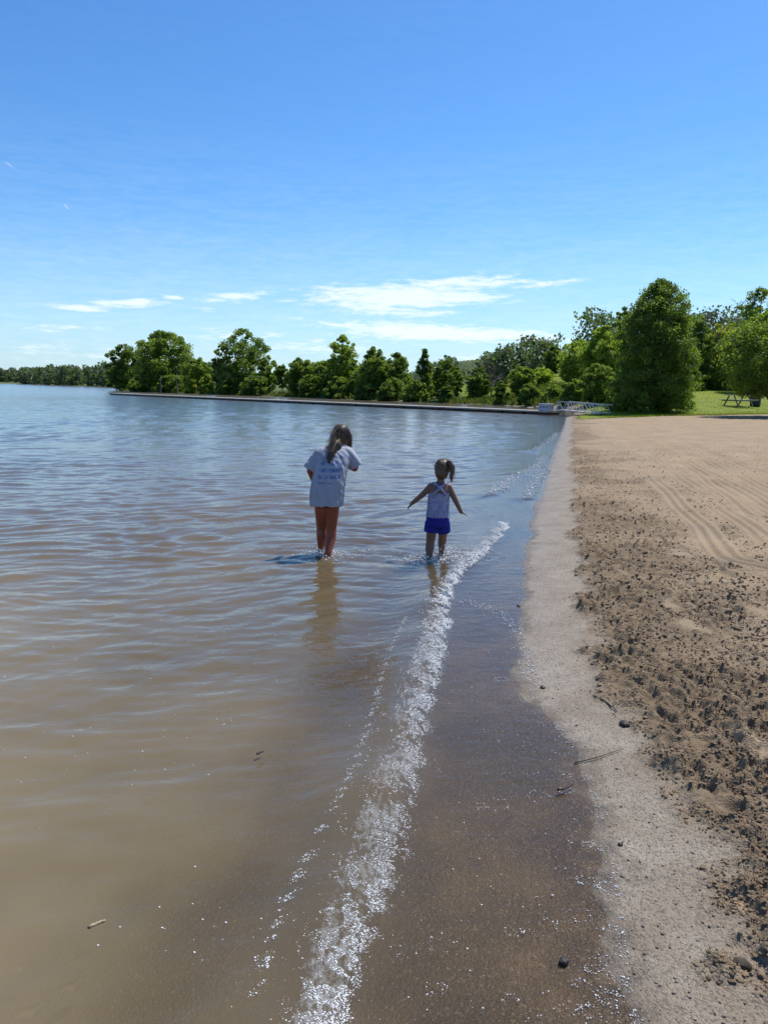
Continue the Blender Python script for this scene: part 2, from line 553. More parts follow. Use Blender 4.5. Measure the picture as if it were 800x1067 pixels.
def mat_ground():
    m, t, out = material('sand_and_soil')
    pos = t.new('ShaderNodeNewGeometry').outputs['Position']
    s = t.attr('shore'); clod = t.attr('clod'); dry = t.attr('dry'); soil = t.attr('soil')
    n1 = t.noise(pos, 2.2, 5); n2 = t.noise(pos, 14, 5); n3 = t.noise(pos, 160, 3, .7); n4 = t.noise(pos, 60, 4)
    vor = t.new('ShaderNodeTexVoronoi', {'Vector': pos, 'Scale': 130.0})
    vor2 = t.new('ShaderNodeTexVoronoi', {'Vector': pos, 'Scale': 42.0})
    # damp, sorted gravelly strip next to the water
    c = t.mix(t.mr(n2, .3, .7), (.228, .188, .140, 1), (.325, .276, .214, 1))
    big = t.noise(pos, 3.5, 5)
    c = t.mix(t.mr(big, .38, .66), c, (.215, .165, .115, 1))
    c = t.mix(t.m('MULTIPLY', t.mr(vor.outputs['Color'], .62, .70), .55), c, (.085, .072, .058, 1))
    c = t.mix(t.m('MULTIPLY', t.mr(n4, .58, .66), .45), c, (.15, .118, .082, 1))
    c = t.mix(t.m('MULTIPLY', t.mr(vor2.outputs['Color'], .80, .84), .07), c, (.60, .56, .49, 1))
    # raked clods: darker brown holds both damp and the shade between lumps
    cc = t.mix(t.mr(n2, .3, .7), (.135, .096, .058, 1), (.228, .164, .100, 1))
    cc = t.mix(t.m('MULTIPLY', t.mr(n3, .56, .66), .5), cc, (.13, .092, .058, 1))
    c = t.mix(t.m('MULTIPLY', clod, .95, clamp=True), c, cc)
    # loose dry sand
    cd = t.mix(t.mr(n1, .3, .7), (.268, .194, .116, 1), (.355, .266, .166, 1))
    cd = t.mix(t.m('MULTIPLY', t.mr(n4, .55, .68), .35), cd, (.28, .2, .125, 1))
    cd = t.mix(t.mr(t.noise(pos, 1.1, 6, .65), .46, .70, 0, .55), cd, (.19, .135, .085, 1))
    c = t.mix(dry, c, cd)
    # lake bed
    cb = t.mix(t.mr(n1, .35, .65), (.075, .056, .036, 1), (.155, .112, .066, 1))
    cb = t.mix(t.mr(t.noise(pos, 1.7, 5, .6), .42, .60, 0, .85), cb, (.050, .040, .031, 1))
    cb = t.mix(t.m('MULTIPLY', t.mr(vor.outputs['Color'], .55, .7), .25), cb, (.055, .045, .036, 1))
    cb = t.mix(t.m('MULTIPLY', t.mr(vor.outputs['Color'], .22, .12), .35), cb, (.30, .25, .19, 1))
    wet = t.mr(t.m('ADD', s, t.m('MULTIPLY', t.m('SUBTRACT', n2, .5), .22)), .10, -.02)
    c = t.mix(wet, c, cb)
    # forest floor, banks and far ground
    cs = t.mix(t.mr(t.noise(pos, .8, 5), .35, .65), (.060, .085, .022, 1), (.11, .14, .035, 1))
    c = t.mix(soil, c, cs)
    rough = t.m('MINIMUM', t.mr(wet, 0, 1, .9, .3), t.mr(s, .0, 1.0, .42, .92))
    p = t.new('ShaderNodeBsdfPrincipled', {'Base Color': c, 'Roughness': rough, 'Specular IOR Level': .25})
    h = t.m('ADD', t.m('MULTIPLY', n3, .6), t.m('ADD', t.m('MULTIPLY', vor.outputs['Distance'], -.7), t.m('MULTIPLY', n4, 1.3)))
    t.put(p.inputs['Normal'], t.bump(h, .9, .006))
    t.put(out, p)
    return m


def build_ground():
    rr = np.concatenate([[.05, .3, .6, .9], radii(1.2, 62, .0028), radii(63, 4000, .03)])
    aa = np.radians(np.concatenate([np.arange(-180, -34, 4), np.arange(-34, -3, .5), np.arange(-3, 33, .1), np.arange(33, 60, 1), np.arange(60, 181, 4)]))
    x, y, q = polar(rr, aa)
    s = shore_s(x, y)
    z, clod, dry = ground_fields(x, y, s)
    soil = np.where(y > 38, sst(0, .8, y - yb(x)), 0) * sst(.3, .9, s)
    me = np_mesh('beach_ground', np.stack([x, y, z], 1), q, True, dict(shore=np.where(np.abs(s) < 1.0, z / .05, s), clod=clod, dry=dry, soil=soil))
    tag(link('beach_ground', me, mat_ground()), 'brown sandy beach running down into the lake bed', 'beach', kind='structure')


build_ground()

# ------------------------------------------------------------------ lake
LR = [((250, 1230), (326, 1230)), ((286, 1075), (358, 1075)), ((304, 1000), (380, 1000)), ((328, 930), (409, 930)), ((352, 860), (428, 860)), ((378, 800), (438, 800)), ((402, 740), (448, 740)), ((416, 700), (460, 700)),
      ((428, 660), (469, 660)), ((440, 630), (468, 630)), ((454, 603), (476, 603)), ((480, 581), (504, 581)), ((499, 560), (522, 560)), ((514, 543), (531, 545))]
FL = smooth_poly(G([p[0] for p in LR]), 2); FR = smooth_poly(G([p[1] for p in LR]), 2)
FC = (FL * .45 + FR * .55)
FC_ext = np.vstack([FC[:1] + (FC[:1] - FC[4:5]) * 8, FC])
SMALL = [G([(510, 516), (522, 510), (536, 498)]), G([(540, 497), (556, 489), (570, 476)]), G([(548, 520), (556, 505), (566, 490)]), G([(556, 470), (570, 463), (580, 452)])]
GIRL = (-.55, 7.21); TOD = (.50, 7.10)
wr = np.random.default_rng(5)
WAVES = []
for i in range(64):
    lam = .11 * (11 ** wr.random())
    th = math.atan2(-.93, .37) + wr.normal() * .42
    WAVES.append((2 * math.pi / lam * math.cos(th), 2 * math.pi / lam * math.sin(th), wr.random() * 6.28, lam))


def lake_z(x, y, depth, dist):
    """water surface height"""
    z = np.zeros_like(x)
    near = dist < 90
    xs, ys, ds, dp = x[near], y[near], dist[near], depth[near]
    zz = np.zeros_like(xs)
    warpx = .35 * gn(xs * .5, ys * .5, 91); warpy = .35 * gn(xs * .5 + 9, ys * .5, 92)
    for kx, ky, ph, lam in WAVES:
        a = .0027 * lam ** .72 / .2 ** .0
        fade = 1 - sst(lam * 50, lam * 110, ds)
        zz += a * fade * np.sin(kx * (xs + warpx) + ky * (ys + warpy) + ph)
    gust = .75 + .5 * fbm(xs * .18, ys * .12, 95, 3)
    calm = .66 + .34 * sst(2.5, 7.5, ys)
    zz *= gust * calm * sst(.005, .10, dp)
    d, sd, par = polyd(xs, ys, FC_ext)
    n = d * sd
    amp = .045 * (1 - .55 * sst(3.5, 8.5, ys)) * (1 - sst(7.6, 9.5, ys))
    amp = amp * (1 + .35 * gn(par * 2.2, par * 0, 97))
    zz += amp * np.where(n > 0, np.exp(-(n / .10) ** 2), np.exp(-(n / .24) ** 2)) - .35 * amp * np.exp(-((n + .42) / .2) ** 2)
    for P in SMALL:
        d, sd, par = polyd(xs, ys, P); n = d * sd
        zz += .03 * np.where(n > 0, np.exp(-(n / .12) ** 2), np.exp(-(n / .3) ** 2))
    for (cx, cy), a in ((GIRL, .011), (TOD, .013)):
        for ox in (-.06, .05):
            r = np.hypot(xs - cx - ox, ys - cy - ox * .6)
            zz += .7 * a * np.cos(2 * math.pi * (r + .05 * gn(xs * 5, ys * 5, 98)) / .17 + ox * 40) * np.exp(-r / .26) * (.6 + .9 * gn(xs * 4, ys * 4, 99))
    zz += .004 * gn(xs * 9, ys * 9, 101) * np.exp(-(np.maximum(np.abs(ys - 5) - 4, 0))) * sst(.01, .04, dp) * .25
    z[near] = zz
    return z


def foam_field(x, y):
    f = np.zeros_like(x)
    near = (y < 45) & (y > 1) & (np.abs(x) < 14)
    xs, ys = x[near], y[near]
    dL, sL, pL = polyd(xs, ys, FL); dR, sR, pR = polyd(xs, ys, FR)
    nl = dL * sL; nr = -dR * sR
    f0 = sst(-.04, .07, nl + .05 * fbm(xs * 6, ys * 6, 111, 3)) * sst(-.02, .05, nr + .05 * fbm(xs * 6, ys * 6, 112, 3))
    f0 *= sst(-.15, .45, nl / np.maximum(nl + nr, .02))
    f0 *= (.45 + .55 * sst(-.6, .3, fbm(xs * 3, ys * 3, 113, 3))) * (1 - sst(8.6, 10, ys))
    for P in SMALL:
        d, sd, par = polyd(xs, ys, P)
        f0 = np.maximum(f0, .62 * (1 - sst(.02, .16, d + .10 * fbm(xs * 5, ys * 5, 114, 2))) * sst(-.3, .3, gn(par * 2.5, par * 0, 116)))
    for (cx, cy), rr_ in ((GIRL, .24), (TOD, .3)):
        r = np.hypot(xs - cx, (ys - cy) * .8)
        f0 = np.maximum(f0, .62 * (1 - sst(rr_ * .2, rr_, r + .12 * fbm(xs * 7, ys * 7, 115, 2))))
    f[near] = f0
    return f


def mat_lake():
    m, t, out = material('lake_water')
    geo = t.new('ShaderNodeNewGeometry'); pos = geo.outputs['Position']
    turb = t.attr('turb'); foam = t.attr('foam'); dist = t.attr('range')
    # ripples too small for the mesh
    r1 = t.noise(t.mapping(pos, (1.0, 2.3, 1), (0, 0, rad(12))), 1.3, 5, .6)
    r2 = t.noise(t.mapping(pos, (1, 1.7, 1), (0, 0, rad(-22))), 9, 3, .55)
    b1 = t.bump(r1, t.mr(dist, 12, 60, 0.0, 1.0), .050)
    b2 = t.bump(r2, t.mr(dist, 3, 25, .6, .9), .008, b1)
    # suspended silt
    cl = t.noise(t.mapping(pos, (.8, .35, 1)), 1.0, 4, .5)
    body = t.mix(t.mr(cl, .3, .7), (.112, .084, .048, 1), (.150, .114, .066, 1))
    body = t.mix(t.attr('silt'), body, t.mix(t.mr(cl, .3, .7), (.165, .126, .064, 1), (.235, .182, .098, 1)))
    body = t.mix(t.attr('offshore'), body, (.075, .098, .102, 1))  # clearer water far out; its blue also stands in for reflected sky
    dif = t.new('ShaderNodeBsdfDiffuse', {'Color': body})
    trn = t.new('ShaderNodeBsdfTransparent', {'Color': (.93, .88, .78, 1)})
    inner = t.new('ShaderNodeMixShader', {0: turb, 1: trn, 2: dif})
    glo = t.new('ShaderNodeBsdfGlossy', {'Color': (1, 1, 1, 1), 'Roughness': t.mr(dist, 5, 120, .03, .16), 'Normal': b2})
    fr = t.new('ShaderNodeFresnel', {'IOR': 1.333, 'Normal': b2})
    wat = t.new('ShaderNodeMixShader', {0: fr, 1: inner, 2: glo})
    # lace of bubbles
    st = t.mapping(pos, (1.0, .45, 1), (0, 0, rad(-68)))
    v1 = t.noise(st, 60, 7, .68); v2 = t.noise(pos, 150, 4, .7)
    lace = t.m('ADD', t.m('MULTIPLY', v1, .65), t.m('MULTIPLY', v2, .35))
    fm = t.mr(t.m('ADD', lace, t.m('MULTIPLY', t.m('SUBTRACT', foam, 1.0), .30)), .42, .64, 0, .62)
    fm = t.m('MULTIPLY', fm, t.mr(foam, .02, .15))
    fd = t.new('ShaderNodeBsdfPrincipled', {'Base Color': (.84, .84, .82, 1), 'Roughness': .3, 'Normal': t.bump(t.m('ADD', v2, v1), 1.0, .02)})
    fin = t.new('ShaderNodeMixShader', {0: fm, 1: wat, 2: fd})
    t.put(out, fin)
    return m


WDEPTH = {}


def build_lake():
    rr = np.concatenate([radii(.25, 1.2, .05), radii(1.25, 75, .0030), radii(76, 3500, .03)])
    aa = np.radians(np.concatenate([np.arange(-178, -34, 3), np.arange(-34, -31, .5), np.arange(-31, 19, .125), np.arange(19, 32, .5)]))
    x, y, q = polar(rr, aa)
    s = shore_s(x, y)
    keep = s < .45
    qk = keep[q].any(1)
    q = q[qk]
    used = np.unique(q)
    mp = np.full(len(x), -1, np.int64); mp[used] = np.arange(len(used))
    x, y, s = x[used], y[used], s[used]; q = mp[q]
    bed = terrain(x, y, s)
    dist = np.hypot(x, y)
    z = lake_z(x, y, -bed, dist)
    dp = np.maximum(z - bed, 0)
    turb = .97 * (1 - np.exp(-(13.5 + 4 * fbm(x * 1.5, y * 1.5, 141, 3)) * dp))
    me = np_mesh('lake_water', np.stack([x, y, z], 1), q, True, dict(turb=turb, foam=foam_field(x, y), range=dist, offshore=.9 * sst(3.0, 26, -s), silt=sst(8.2, 2.6, y + .8 * fbm(x * .8, y * .5, 151, 3)) * sst(.5, 1.5, -s + .3 * fbm(x * 2, y * 1.5, 153, 3))))
    tag(link('lake_water', me, mat_lake()), 'rippled brown lake water reflecting the blue sky', 'lake', kind='structure')


build_lake()


def water_at(x, y):
    s = shore_s(x, y); bed = terrain(x, y, s)
    z = lake_z(x, y, -bed, np.hypot(x, y))
    return np.maximum(z, bed + .002), s


# ------------------------------------------------------------------ foam bubbles, some standing in for sun glints (uncountable)
def ico(sub):
    bm = bmesh.new(); bmesh.ops.create_icosphere(bm, subdivisions=sub, radius=1)
    V = np.array([v.co[:] for v in bm.verts]); Fc = np.array([[v.index for v in f.verts] for f in bm.faces]); bm.free()
    return V, Fc


def blobs(x, y, z, r, flat=.6, rough=.25, sub=1, rng=RNG, attrs=None):
    V, Fc = ico(sub)
    n = len(x)
    a = rng.random(n) * 6.283
    st = 1 + rough * rng.normal(size=(n, 1))
    P = V[None] * (1 + rough * .5 * rng.normal(size=(n, len(V), 1)))
    X = P[..., 0] * st; Y = P[..., 1]
    ca, sa = np.cos(a)[:, None], np.sin(a)[:, None]
    W = np.stack([(X * ca - Y * sa) * r[:, None] + x[:, None], (X * sa + Y * ca) * r[:, None] + y[:, None], P[..., 2] * flat * r[:, None] + z[:, None]], -1)
    FF = Fc[None] + (np.arange(n) * len(V))[:, None, None]
    return W.reshape(-1, 3), FF.reshape(-1, 3)


def along(P, n, rng=RNG):
    seg = np.hypot(*np.diff(P, axis=0).T); c = np.r_[0, np.cumsum(seg)]
    u = rng.random(n) * c[-1]
    return np.interp(u, c, P[:, 0]), np.interp(u, c, P[:, 1]), u / c[-1]


def mat_foam():
    m, t, out = material('foam_bubbles')
    p = t.new('ShaderNodeBsdfPrincipled', {'Base Color': (.88, .88, .86, 1), 'Roughness': .14, 'Specular IOR Level': .6, 'Transmission Weight': .25, 'IOR': 1.2})
    t.put(out, p)
    return m


FOAM = mat_foam()


def build_foam():
    r = RNG
    X, Y, Rr = [], [], []

    def add(x, y, rad_):
        X.append(x); Y.append(y); Rr.append(np.broadcast_to(rad_, x.shape) * np.ones_like(x))
    # main breaking band
    n = 60000
    u = r.random(n) ** 1.15
    iL = np.interp(u, np.linspace(0, 1, len(FL)), FL[:, 0]), np.interp(u, np.linspace(0, 1, len(FL)), FL[:, 1])
    iR = np.interp(u, np.linspace(0, 1, len(FR)), FR[:, 0]), np.interp(u, np.linspace(0, 1, len(FR)), FR[:, 1])
    w = .93 - np.abs(r.normal(size=n)) * .38 + .05 + .05 * r.normal(size=n) + .22 * gn(u * 26, u * 0, 128) + .12 * gn(u * 70, u * 0, 130)
    x = iL[0] * (1 - w) + iR[0] * w; y = iL[1] * (1 - w) + iR[1] * w
    q = x * .94 + y * .33; p_ = y * .94 - x * .33
    k = fbm(q * 16, p_ * 6, 121, 3) + .7 * fbm(x * 30, y * 30, 122, 2) > -.22 + .42 * np.clip(1 - w, 0, 1.2)
    x, y = x[k], y[k]
    add(x, y, (.0009 + .0030 * r.random(len(x)) ** 5) * np.clip(np.hypot(x, y) / 3.2, .8, 1.8))
    # thin outer line
    P = smooth_poly(G([(225, 1200), (258, 1080), (275, 1010), (292, 955), (322, 890), (345, 850), (372, 800), (390, 740), (399, 695), (424, 642)]), 2)
    x, y, u = along(P, 3600)
    j = r.normal(size=3600) * .012 * (1 + 2 * (r.random(3600) < .15)); x = x + j; y = y + .5 * j
    k = (gn(u * 40, u * 0, 123) + .7 * gn(u * 90, u * 0, 129) > .0); x, y = x[k], y[k]
    add(x, y, .0009 + .0030 * r.random(len(x)) ** 4)
    # foam at the waterline; white blobs also stand in for its glints
    for cnt, off, sg in ((5200, .012, .012), (900, -.06, .05)):
        P = SHORE[(SHORE[:, 1] > 1.2) & (SHORE[:, 1] < 30)]
        seg = np.hypot(*np.diff(P, axis=0).T); c = np.r_[0, np.cumsum(seg)]
        u = r.random(cnt) ** 2.2 * c[-1]
        x = np.interp(u, c, P[:, 0]) + off + sg * r.normal(size=cnt); y = np.interp(u, c, P[:, 1])
        k = gn(u * 3.5, u * 0 + cnt, 124) + .8 * gn(u * 14, u * 0, 126) > -.02
        x, y = x[k], y[k]
        add(x, y, (.0009 + .0017 * r.random(len(x)) ** 3) * (1 + y / 9))
    # scattered bubbles over the swash, in drifting strings, also standing in for sun sparkle
    n = 5200
    px = 380 + 270 * r.random(n); py = 640 + 440 * r.random(n)
    x, y = gnd(px, py)
    k = (fbm(x * 2.2 + .6 * y, y * 6.5, 125, 4) + .55 * fbm(x * 9, y * 9, 127, 2) > .30) & (shore_s(x, y) < -.02)
    x, y = x[k], y[k]
    add(x, y, .0009 + .0022 * r.random(len(x)) ** 4)
    n = 420
    x, y = gnd(360 + 285 * r.random(n), 650 + 430 * r.random(n)); k = shore_s(x, y) < -.02
    add(x[k], y[k], .0010 + .0030 * r.random(k.sum()) ** 4)
    # little rafts and rings of bubbles
    for px, py, nn, rr_ in ((522, 708, 60, .035), (632, 925, 60, .03), (608, 917, 40, .025), (634, 1040, 50, .03), (618, 1010, 26, .02), (636, 968, 26, .02), (605, 1025, 22, .02), (588, 823, 34, .03),
                            (590, 808, 20, .02), (612, 880, 26, .02), (560, 828, 26, .04), (515, 838, 26, .05), (630, 885, 20, .02), (535, 970, 18, .025), (455, 1030, 18, .03), (530, 1040, 14, .02), (596, 1048, 16, .02)):
        x0, y0 = gnd(px, py)
        a = r.random(nn) * 6.28; q = rr_ * (.55 + .45 * r.random(nn))
        add(x0 + q * np.cos(a) * 1.4, y0 + q * np.sin(a), .0010 + .0019 * r.random(nn) ** 2)
    # line left by the last swash, higher up the beach
    P = smooth_poly(G([(478, 626), (515, 634), (540, 655), (552, 690), (556, 715), (548, 700)][:5]), 2)
    x, y, u = along(P, 420); add(x + .03 * r.normal(size=420), y + .05 * r.normal(size=420), .0025 + .003 * r.random(420) ** 2)
    # specks drifting on the open water
    for px, py, nn, sp in ((235, 662, 10, .2), (60, 690, 10, .3), (185, 735, 9, .25), (40, 800, 14, .3), (125, 792, 12, .22), (228, 752, 10, .06), (200, 965, 12, .14), (270, 700, 10, .2), (235, 968, 6, .1), (310, 640, 12, .25), (265, 605, 10, .3)):
        x0, y0 = gnd(px, py)
        add(x0 + sp * r.normal(size=nn), y0 + sp * .7 * r.normal(size=nn), .0018 + .0024 * r.random(nn) ** 3)
    # distant small breakers and the water about the legs
    for P, nn, sg in [(P, 240, .07) for P in SMALL]:
        x, y, u = along(P, nn); add(x + sg * r.normal(size=nn), y + 1.2 * sg * r.normal(size=nn), .006 + .012 * r.random(nn) ** 2)
    for (cx, cy), nn, sg in ((GIRL, 260, .13), (TOD, 520, .15), ((TOD[0] + .22, TOD[1] + .15), 420, .14)):
        a = r.random(nn) * 6.28; q = np.abs(r.normal(size=nn)) * sg + .05
        add(cx + q * np.cos(a) * 1.3, cy + q * np.sin(a), .003 + .006 * r.random(nn) ** 2)
    x = np.concatenate(X); y = np.concatenate(Y); rr_ = np.concatenate(Rr)
    zz, s = water_at(x, y)
    near = np.hypot(x, y) < 3.4
    V1, F1 = blobs(x[near], y[near], zz[near] + rr_[near] * .15, rr_[near], .55, .12, 1)
    V2, F2 = blobs(x[~near], y[~near], zz[~near] + rr_[~near] * .2, rr_[~near], .8, .2, 1)
    me = np_mesh('wave_foam_and_glints', np.vstack([V1, V2]), np.vstack([F1, F2 + len(V1)]), True)
    tag(link('wave_foam_and_glints', me, FOAM), 'white foam and bubbles along the small breaking wave and the waterline, some standing in for sun glints', 'foam', kind='stuff')
    # splashes thrown up by the feet
    sx, sy, sz, sr = [], [], [], []
    for (cx, cy), nn, hh, sp in (((TOD[0] + .10, TOD[1] + .10), 420, .12, .13), ((TOD[0] - .10, TOD[1] - .02), 160, .05, .12), ((GIRL[0] - .05, GIRL[1] + .03), 150, .05, .13), ((GIRL[0] + .07, GIRL[1] - .05), 130, .05, .12)):
        a = r.random(nn) * 6.28; q = np.abs(r.normal(size=nn)) * sp
        sx.append(cx + q * np.cos(a)); sy.append(cy + q * np.sin(a)); sz.append(.005 + hh * r.random(nn) ** 1.7 * np.exp(-(q / sp) ** 2 * .6)); sr.append(.0025 + .007 * r.random(nn) ** 2.5)
    V, Fc = blobs(np.concatenate(sx), np.concatenate(sy), np.concatenate(sz), np.concatenate(sr), 1.2, .25, 1)
    tag(link('water_splash', np_mesh('water_splash', V, Fc), FOAM), 'droplets splashing up round the wading feet', 'splash', kind='stuff')


build_foam()


# ------------------------------------------------------------------ loose clods on the raked sand (uncountable)
def build_clods():
    r = np.random.default_rng(3)
    n = 90000
    px = 590 + 260 * r.random(n); py = 470 + 620 * r.random(n) ** 1.3
    x, y = gnd(px, py, .08)
    s = shore_s(x, y)
    z, clod, dry = ground_fields(x, y, s)
    k = (clod > .12 + .6 * r.random(n)) & (fbm(x * 2.6, y * 2.6, 131, 3) > -.3)
    x, y, z = x[k][:30000], y[k][:30000], z[k][:30000]
    rr_ = .0020 + .0080 * r.random(len(x)) ** 5
    rr_ *= np.clip(np.hypot(x, y) / 4, .85, 1.5)
    V, Fc = blobs(x, y, z + rr_ * .25, rr_, .75, .5, 1, r)
    m = simple('clod_sand', (.195, .138, .085), .95, .4, 9, .004, 90)
    tag(link('sand_clods', np_mesh('sand_clods', V, Fc, False), m), 'small brown clods strewn over the raked sand', 'sand clods', kind='stuff')
    n = 9000
    px = 540 + 240 * r.random(n); py = 560 + 520 * r.random(n)
    x, y = gnd(px, py, .03); s = shore_s(x, y); z, clod, dry = ground_fields(x, y, s)
    dc, sc_, _ = polyd(x, y, CLOD)
    k = (s > .03) & (dc * sc_ < .02)
    x, y, z = x[k][:1700], y[k][:1700], z[k][:1700]
    rr_ = .0010 + .0045 * r.random(len(x)) ** 7
    V, Fc = blobs(x, y, z + rr_ * .3, rr_, .8, .35, 1, r)
    tag(link('beach_gravel', np_mesh('beach_gravel', V, Fc), simple('gravel', (.20, .165, .13), .7, .6, 14)), 'fine grey gravel specks on the damp strip of sand', 'gravel', kind='stuff')


build_clods()


# ------------------------------------------------------------------ small debris, each its own thing
def debris():
    dark = simple('wet_dark_clay', (.035, .028, .022), .6, .3, 40, .006, 60)
    bark = simple('twig_bark', (.07, .05, .035), .85, .3, 60)
    pale = simple('sodden_leaf', (.33, .26, .16), .6, .2, 30)

    def lump(px, py, r, label, cat, name, mat, water=False, seed=0):
        x, y, z = on_land(px, py)
        if water:
            x, y = (float(v[0]) for v in gnd(px, py)); z = float(water_at(np.array([x]), np.array([y]))[0][0])
        bm = bmesh.new(); ell(bm, (0, 0, 0), (r * 1.25, r, r * .7), sub=3)
        for v in bm.verts:
            k = 1 + .22 * float(gn(v.co.x / r * 1.7 + seed, v.co.y / r * 1.7 + v.co.z / r, seed)) + .1 * float(gn(v.co.x / r * 5, v.co.z / r * 5 + v.co.y / r * 3, seed + 1))
            v.co *= k
        o = link(name, bm_mesh(name, bm, True), mat); o.location = (x, y, z + r * .3); o.rotation_euler = (0, 0, seed)
        tag(o, label, cat)

    def stick(P, r, label, name, mat, cat='twig', lift=.004, z=None):
        w = [on_land(*p) for p in P]
        if z is not None:
            w = [(*[float(v[0]) for v in gnd(p[0], p[1], z)], z) for p in P]
        o0 = Vector(w[0])
        pts = [Vector(p) - o0 + Vector((0, 0, r + lift)) for p in w]
        fine = []
        for i in range(len(pts) - 1):
            for k in range(4):
                q = pts[i].lerp(pts[i + 1], k / 4); fine.append(q + Vector((random.gauss(0, r * .3), random.gauss(0, r * .3), random.random() * r * .4)))
        fine.append(pts[-1])
        bm = bmesh.new(); tube(bm, fine, [r * (1 - .6 * i / len(fine)) for i in range(len(fine))], 7)
        o = link(name, bm_mesh(name, bm, True), mat); o.location = o0
        tag(o, label, cat)
    lump(650, 756, .022, 'dark lump of clay on the pale sand just below the twig', 'clay lump', 'clay_lump', dark, seed=2)
    lump(565, 717, .013, 'small black pebble alone on the sand near the water edge', 'pebble', 'pebble', dark, seed=5)
    lump(587, 1003, .013, 'black pebble lying in the shallow foamy swash at the bottom', 'pebble', 'pebble', dark, True, seed=7)
    lump(772, 1007, .020, 'dark brown clod at the bottom right edge of the raked sand', 'clod', 'sand_clod', simple('damp_clod', (.06, .045, .03), .9, .3, 40, .01, 50), seed=9)
    lump(734, 909, .010, 'little dark stone in the middle of the pale sand strip', 'stone', 'beach_stone', dark, seed=11)
    lump(646, 881, .008, 'tiny dark stone beside the white foam at the waterline', 'stone', 'beach_stone', dark, seed=13)
    lump(540, 632, .012, 'dark speck of bark on the wet sand beside the far bend', 'bark piece', 'bark_piece', dark, seed=15)
    stick([(619, 728), (630, 733), (642, 743)], .006, 'thin dark curved twig lying on the pale damp sand', 'twig', bark)
    stick([(598, 797), (622, 791), (648, 782)], .003, 'long thin root strand lying across the sand from the waterline', 'root_strand', bark, 'root strand')
    stick([(581, 826), (588, 824), (596, 820)], .006, 'wet bark splinter floating in the swash among bubbles', 'bark_splinter', dark, 'bark splinter', z=.006)
    stick([(95, 969), (103, 965), (110, 962)], .006, 'pale stick under the murky water at lower left', 'sunken_stick', pale, 'stick', z=-.012)
    stick([(268, 788), (272, 786), (275, 785)], .005, 'short dark leaf stem floating on the open brown water', 'leaf_stem', dark, 'leaf stem', z=.004)
    for px, py, L, a, lab in ((75, 1030, .085, .9, 'pale oblong leaf sunk in the murky water at the bottom left'), (22, 1010, .06, .2, 'small pale leaf scrap sunk near the left edge of the picture'), (32, 1056, .10, .8, 'largest pale sunken leaf in the bottom left corner')):
        x, y = (float(v[0]) for v in gnd(px, py, -.02))
        bm = bmesh.new(); N = 9
        top = [bm.verts.new((L * (i / (N - 1) - .5), .22 * L * math.sin(math.pi * i / (N - 1)), .006 * math.sin(i * 1.1) + .002)) for i in range(N)]
        mid = [bm.verts.new((L * (i / (N - 1) - .5), 0, -.002 + .006 * math.sin(i * 1.1))) for i in range(1, N - 1)]
        bot = [bm.verts.new((L * (i / (N - 1) - .5), -.22 * L * math.sin(math.pi * i / (N - 1)), .006 * math.sin(i * 1.1) + .002)) for i in range(1, N - 1)]
        mm = [top[0]] + mid + [top[-1]]; bb = [top[0]] + bot + [top[-1]]
        for A, B in ((top, mm), (mm, bb)):
            for i in range(N - 1):
                vs = []
                for v in (A[i], A[i + 1], B[i + 1], B[i]):
                    if v not in vs: vs.append(v)
                if len(vs) > 2: bm.faces.new(vs)
        bmesh.ops.solidify(bm, geom=bm.faces[:], thickness=.0015)
        o = link('sunken_leaf', bm_mesh('sunken_leaf', bm, True), pale); o.location = (x, y, -.014); o.rotation_euler = (.1, .05, a)
        tag(o, lab, 'leaf')


debris()

# ------------------------------------------------------------------ people
SKIN = simple('skin', (.19, .098, .064), .5, .06, 12, spec=.35)
SKIN_TAN = simple('sunned_skin', (.26, .064, .032), .5, .06, 12, spec=.35)


def hand(bm, wrist, d, palm_n, scale=1.0, curl=.5, side=1):
    """palm, four fingers of unequal length and a thumb; d = pointing direction, palm_n = palm side"""
    d = Vector(d).normalized(); n = Vector(palm_n).normalized(); n = (n - d * n.dot(d)).normalized()
    w = d.cross(n) * side
    W = Vector(wrist); s = scale
    pc = W + d * .036 * s
    rot = Matrix((w, d, n)).transposed()
    ell(bm, pc, (.027 * s, .040 * s, .013 * s), rot, 2)
    for i, (o, L, r) in enumerate(((-.020, .050, .0072), (-.007, .057, .0076), (.007, .053, .0074), (.019, .042, .0066))):
        base = W + d * .066 * s + w * o * s
        sp = (d + w * o * 6).normalized()
        p1 = base + sp * L * .45 * s
        d2 = (sp * math.cos(curl) + n * math.sin(curl)).normalized()
        p2 = p1 + d2 * L * .33 * s
        d3 = (sp * math.cos(curl * 2) + n * math.sin(curl * 2)).normalized()
        p3 = p2 + d3 * L * .25 * s
        chain(bm, [W + d * .04 * s + w * o * s, base, p1, p2, p3], [.009 * s, r * 1.05 * s, r * s, r * .92 * s, r * .8 * s], 8)
    b = W + d * .018 * s - w * .022 * s
    t1 = b + (d * .55 - w * .75 + n * .25).normalized() * .028 * s
    t2 = t1 + (d * .85 - w * .35 + n * .35).normalized() * .024 * s
    chain(bm, [W + d * .02 * s, b, t1, t2], [.011 * s, .010 * s, .0085 * s, .0068 * s], 8)


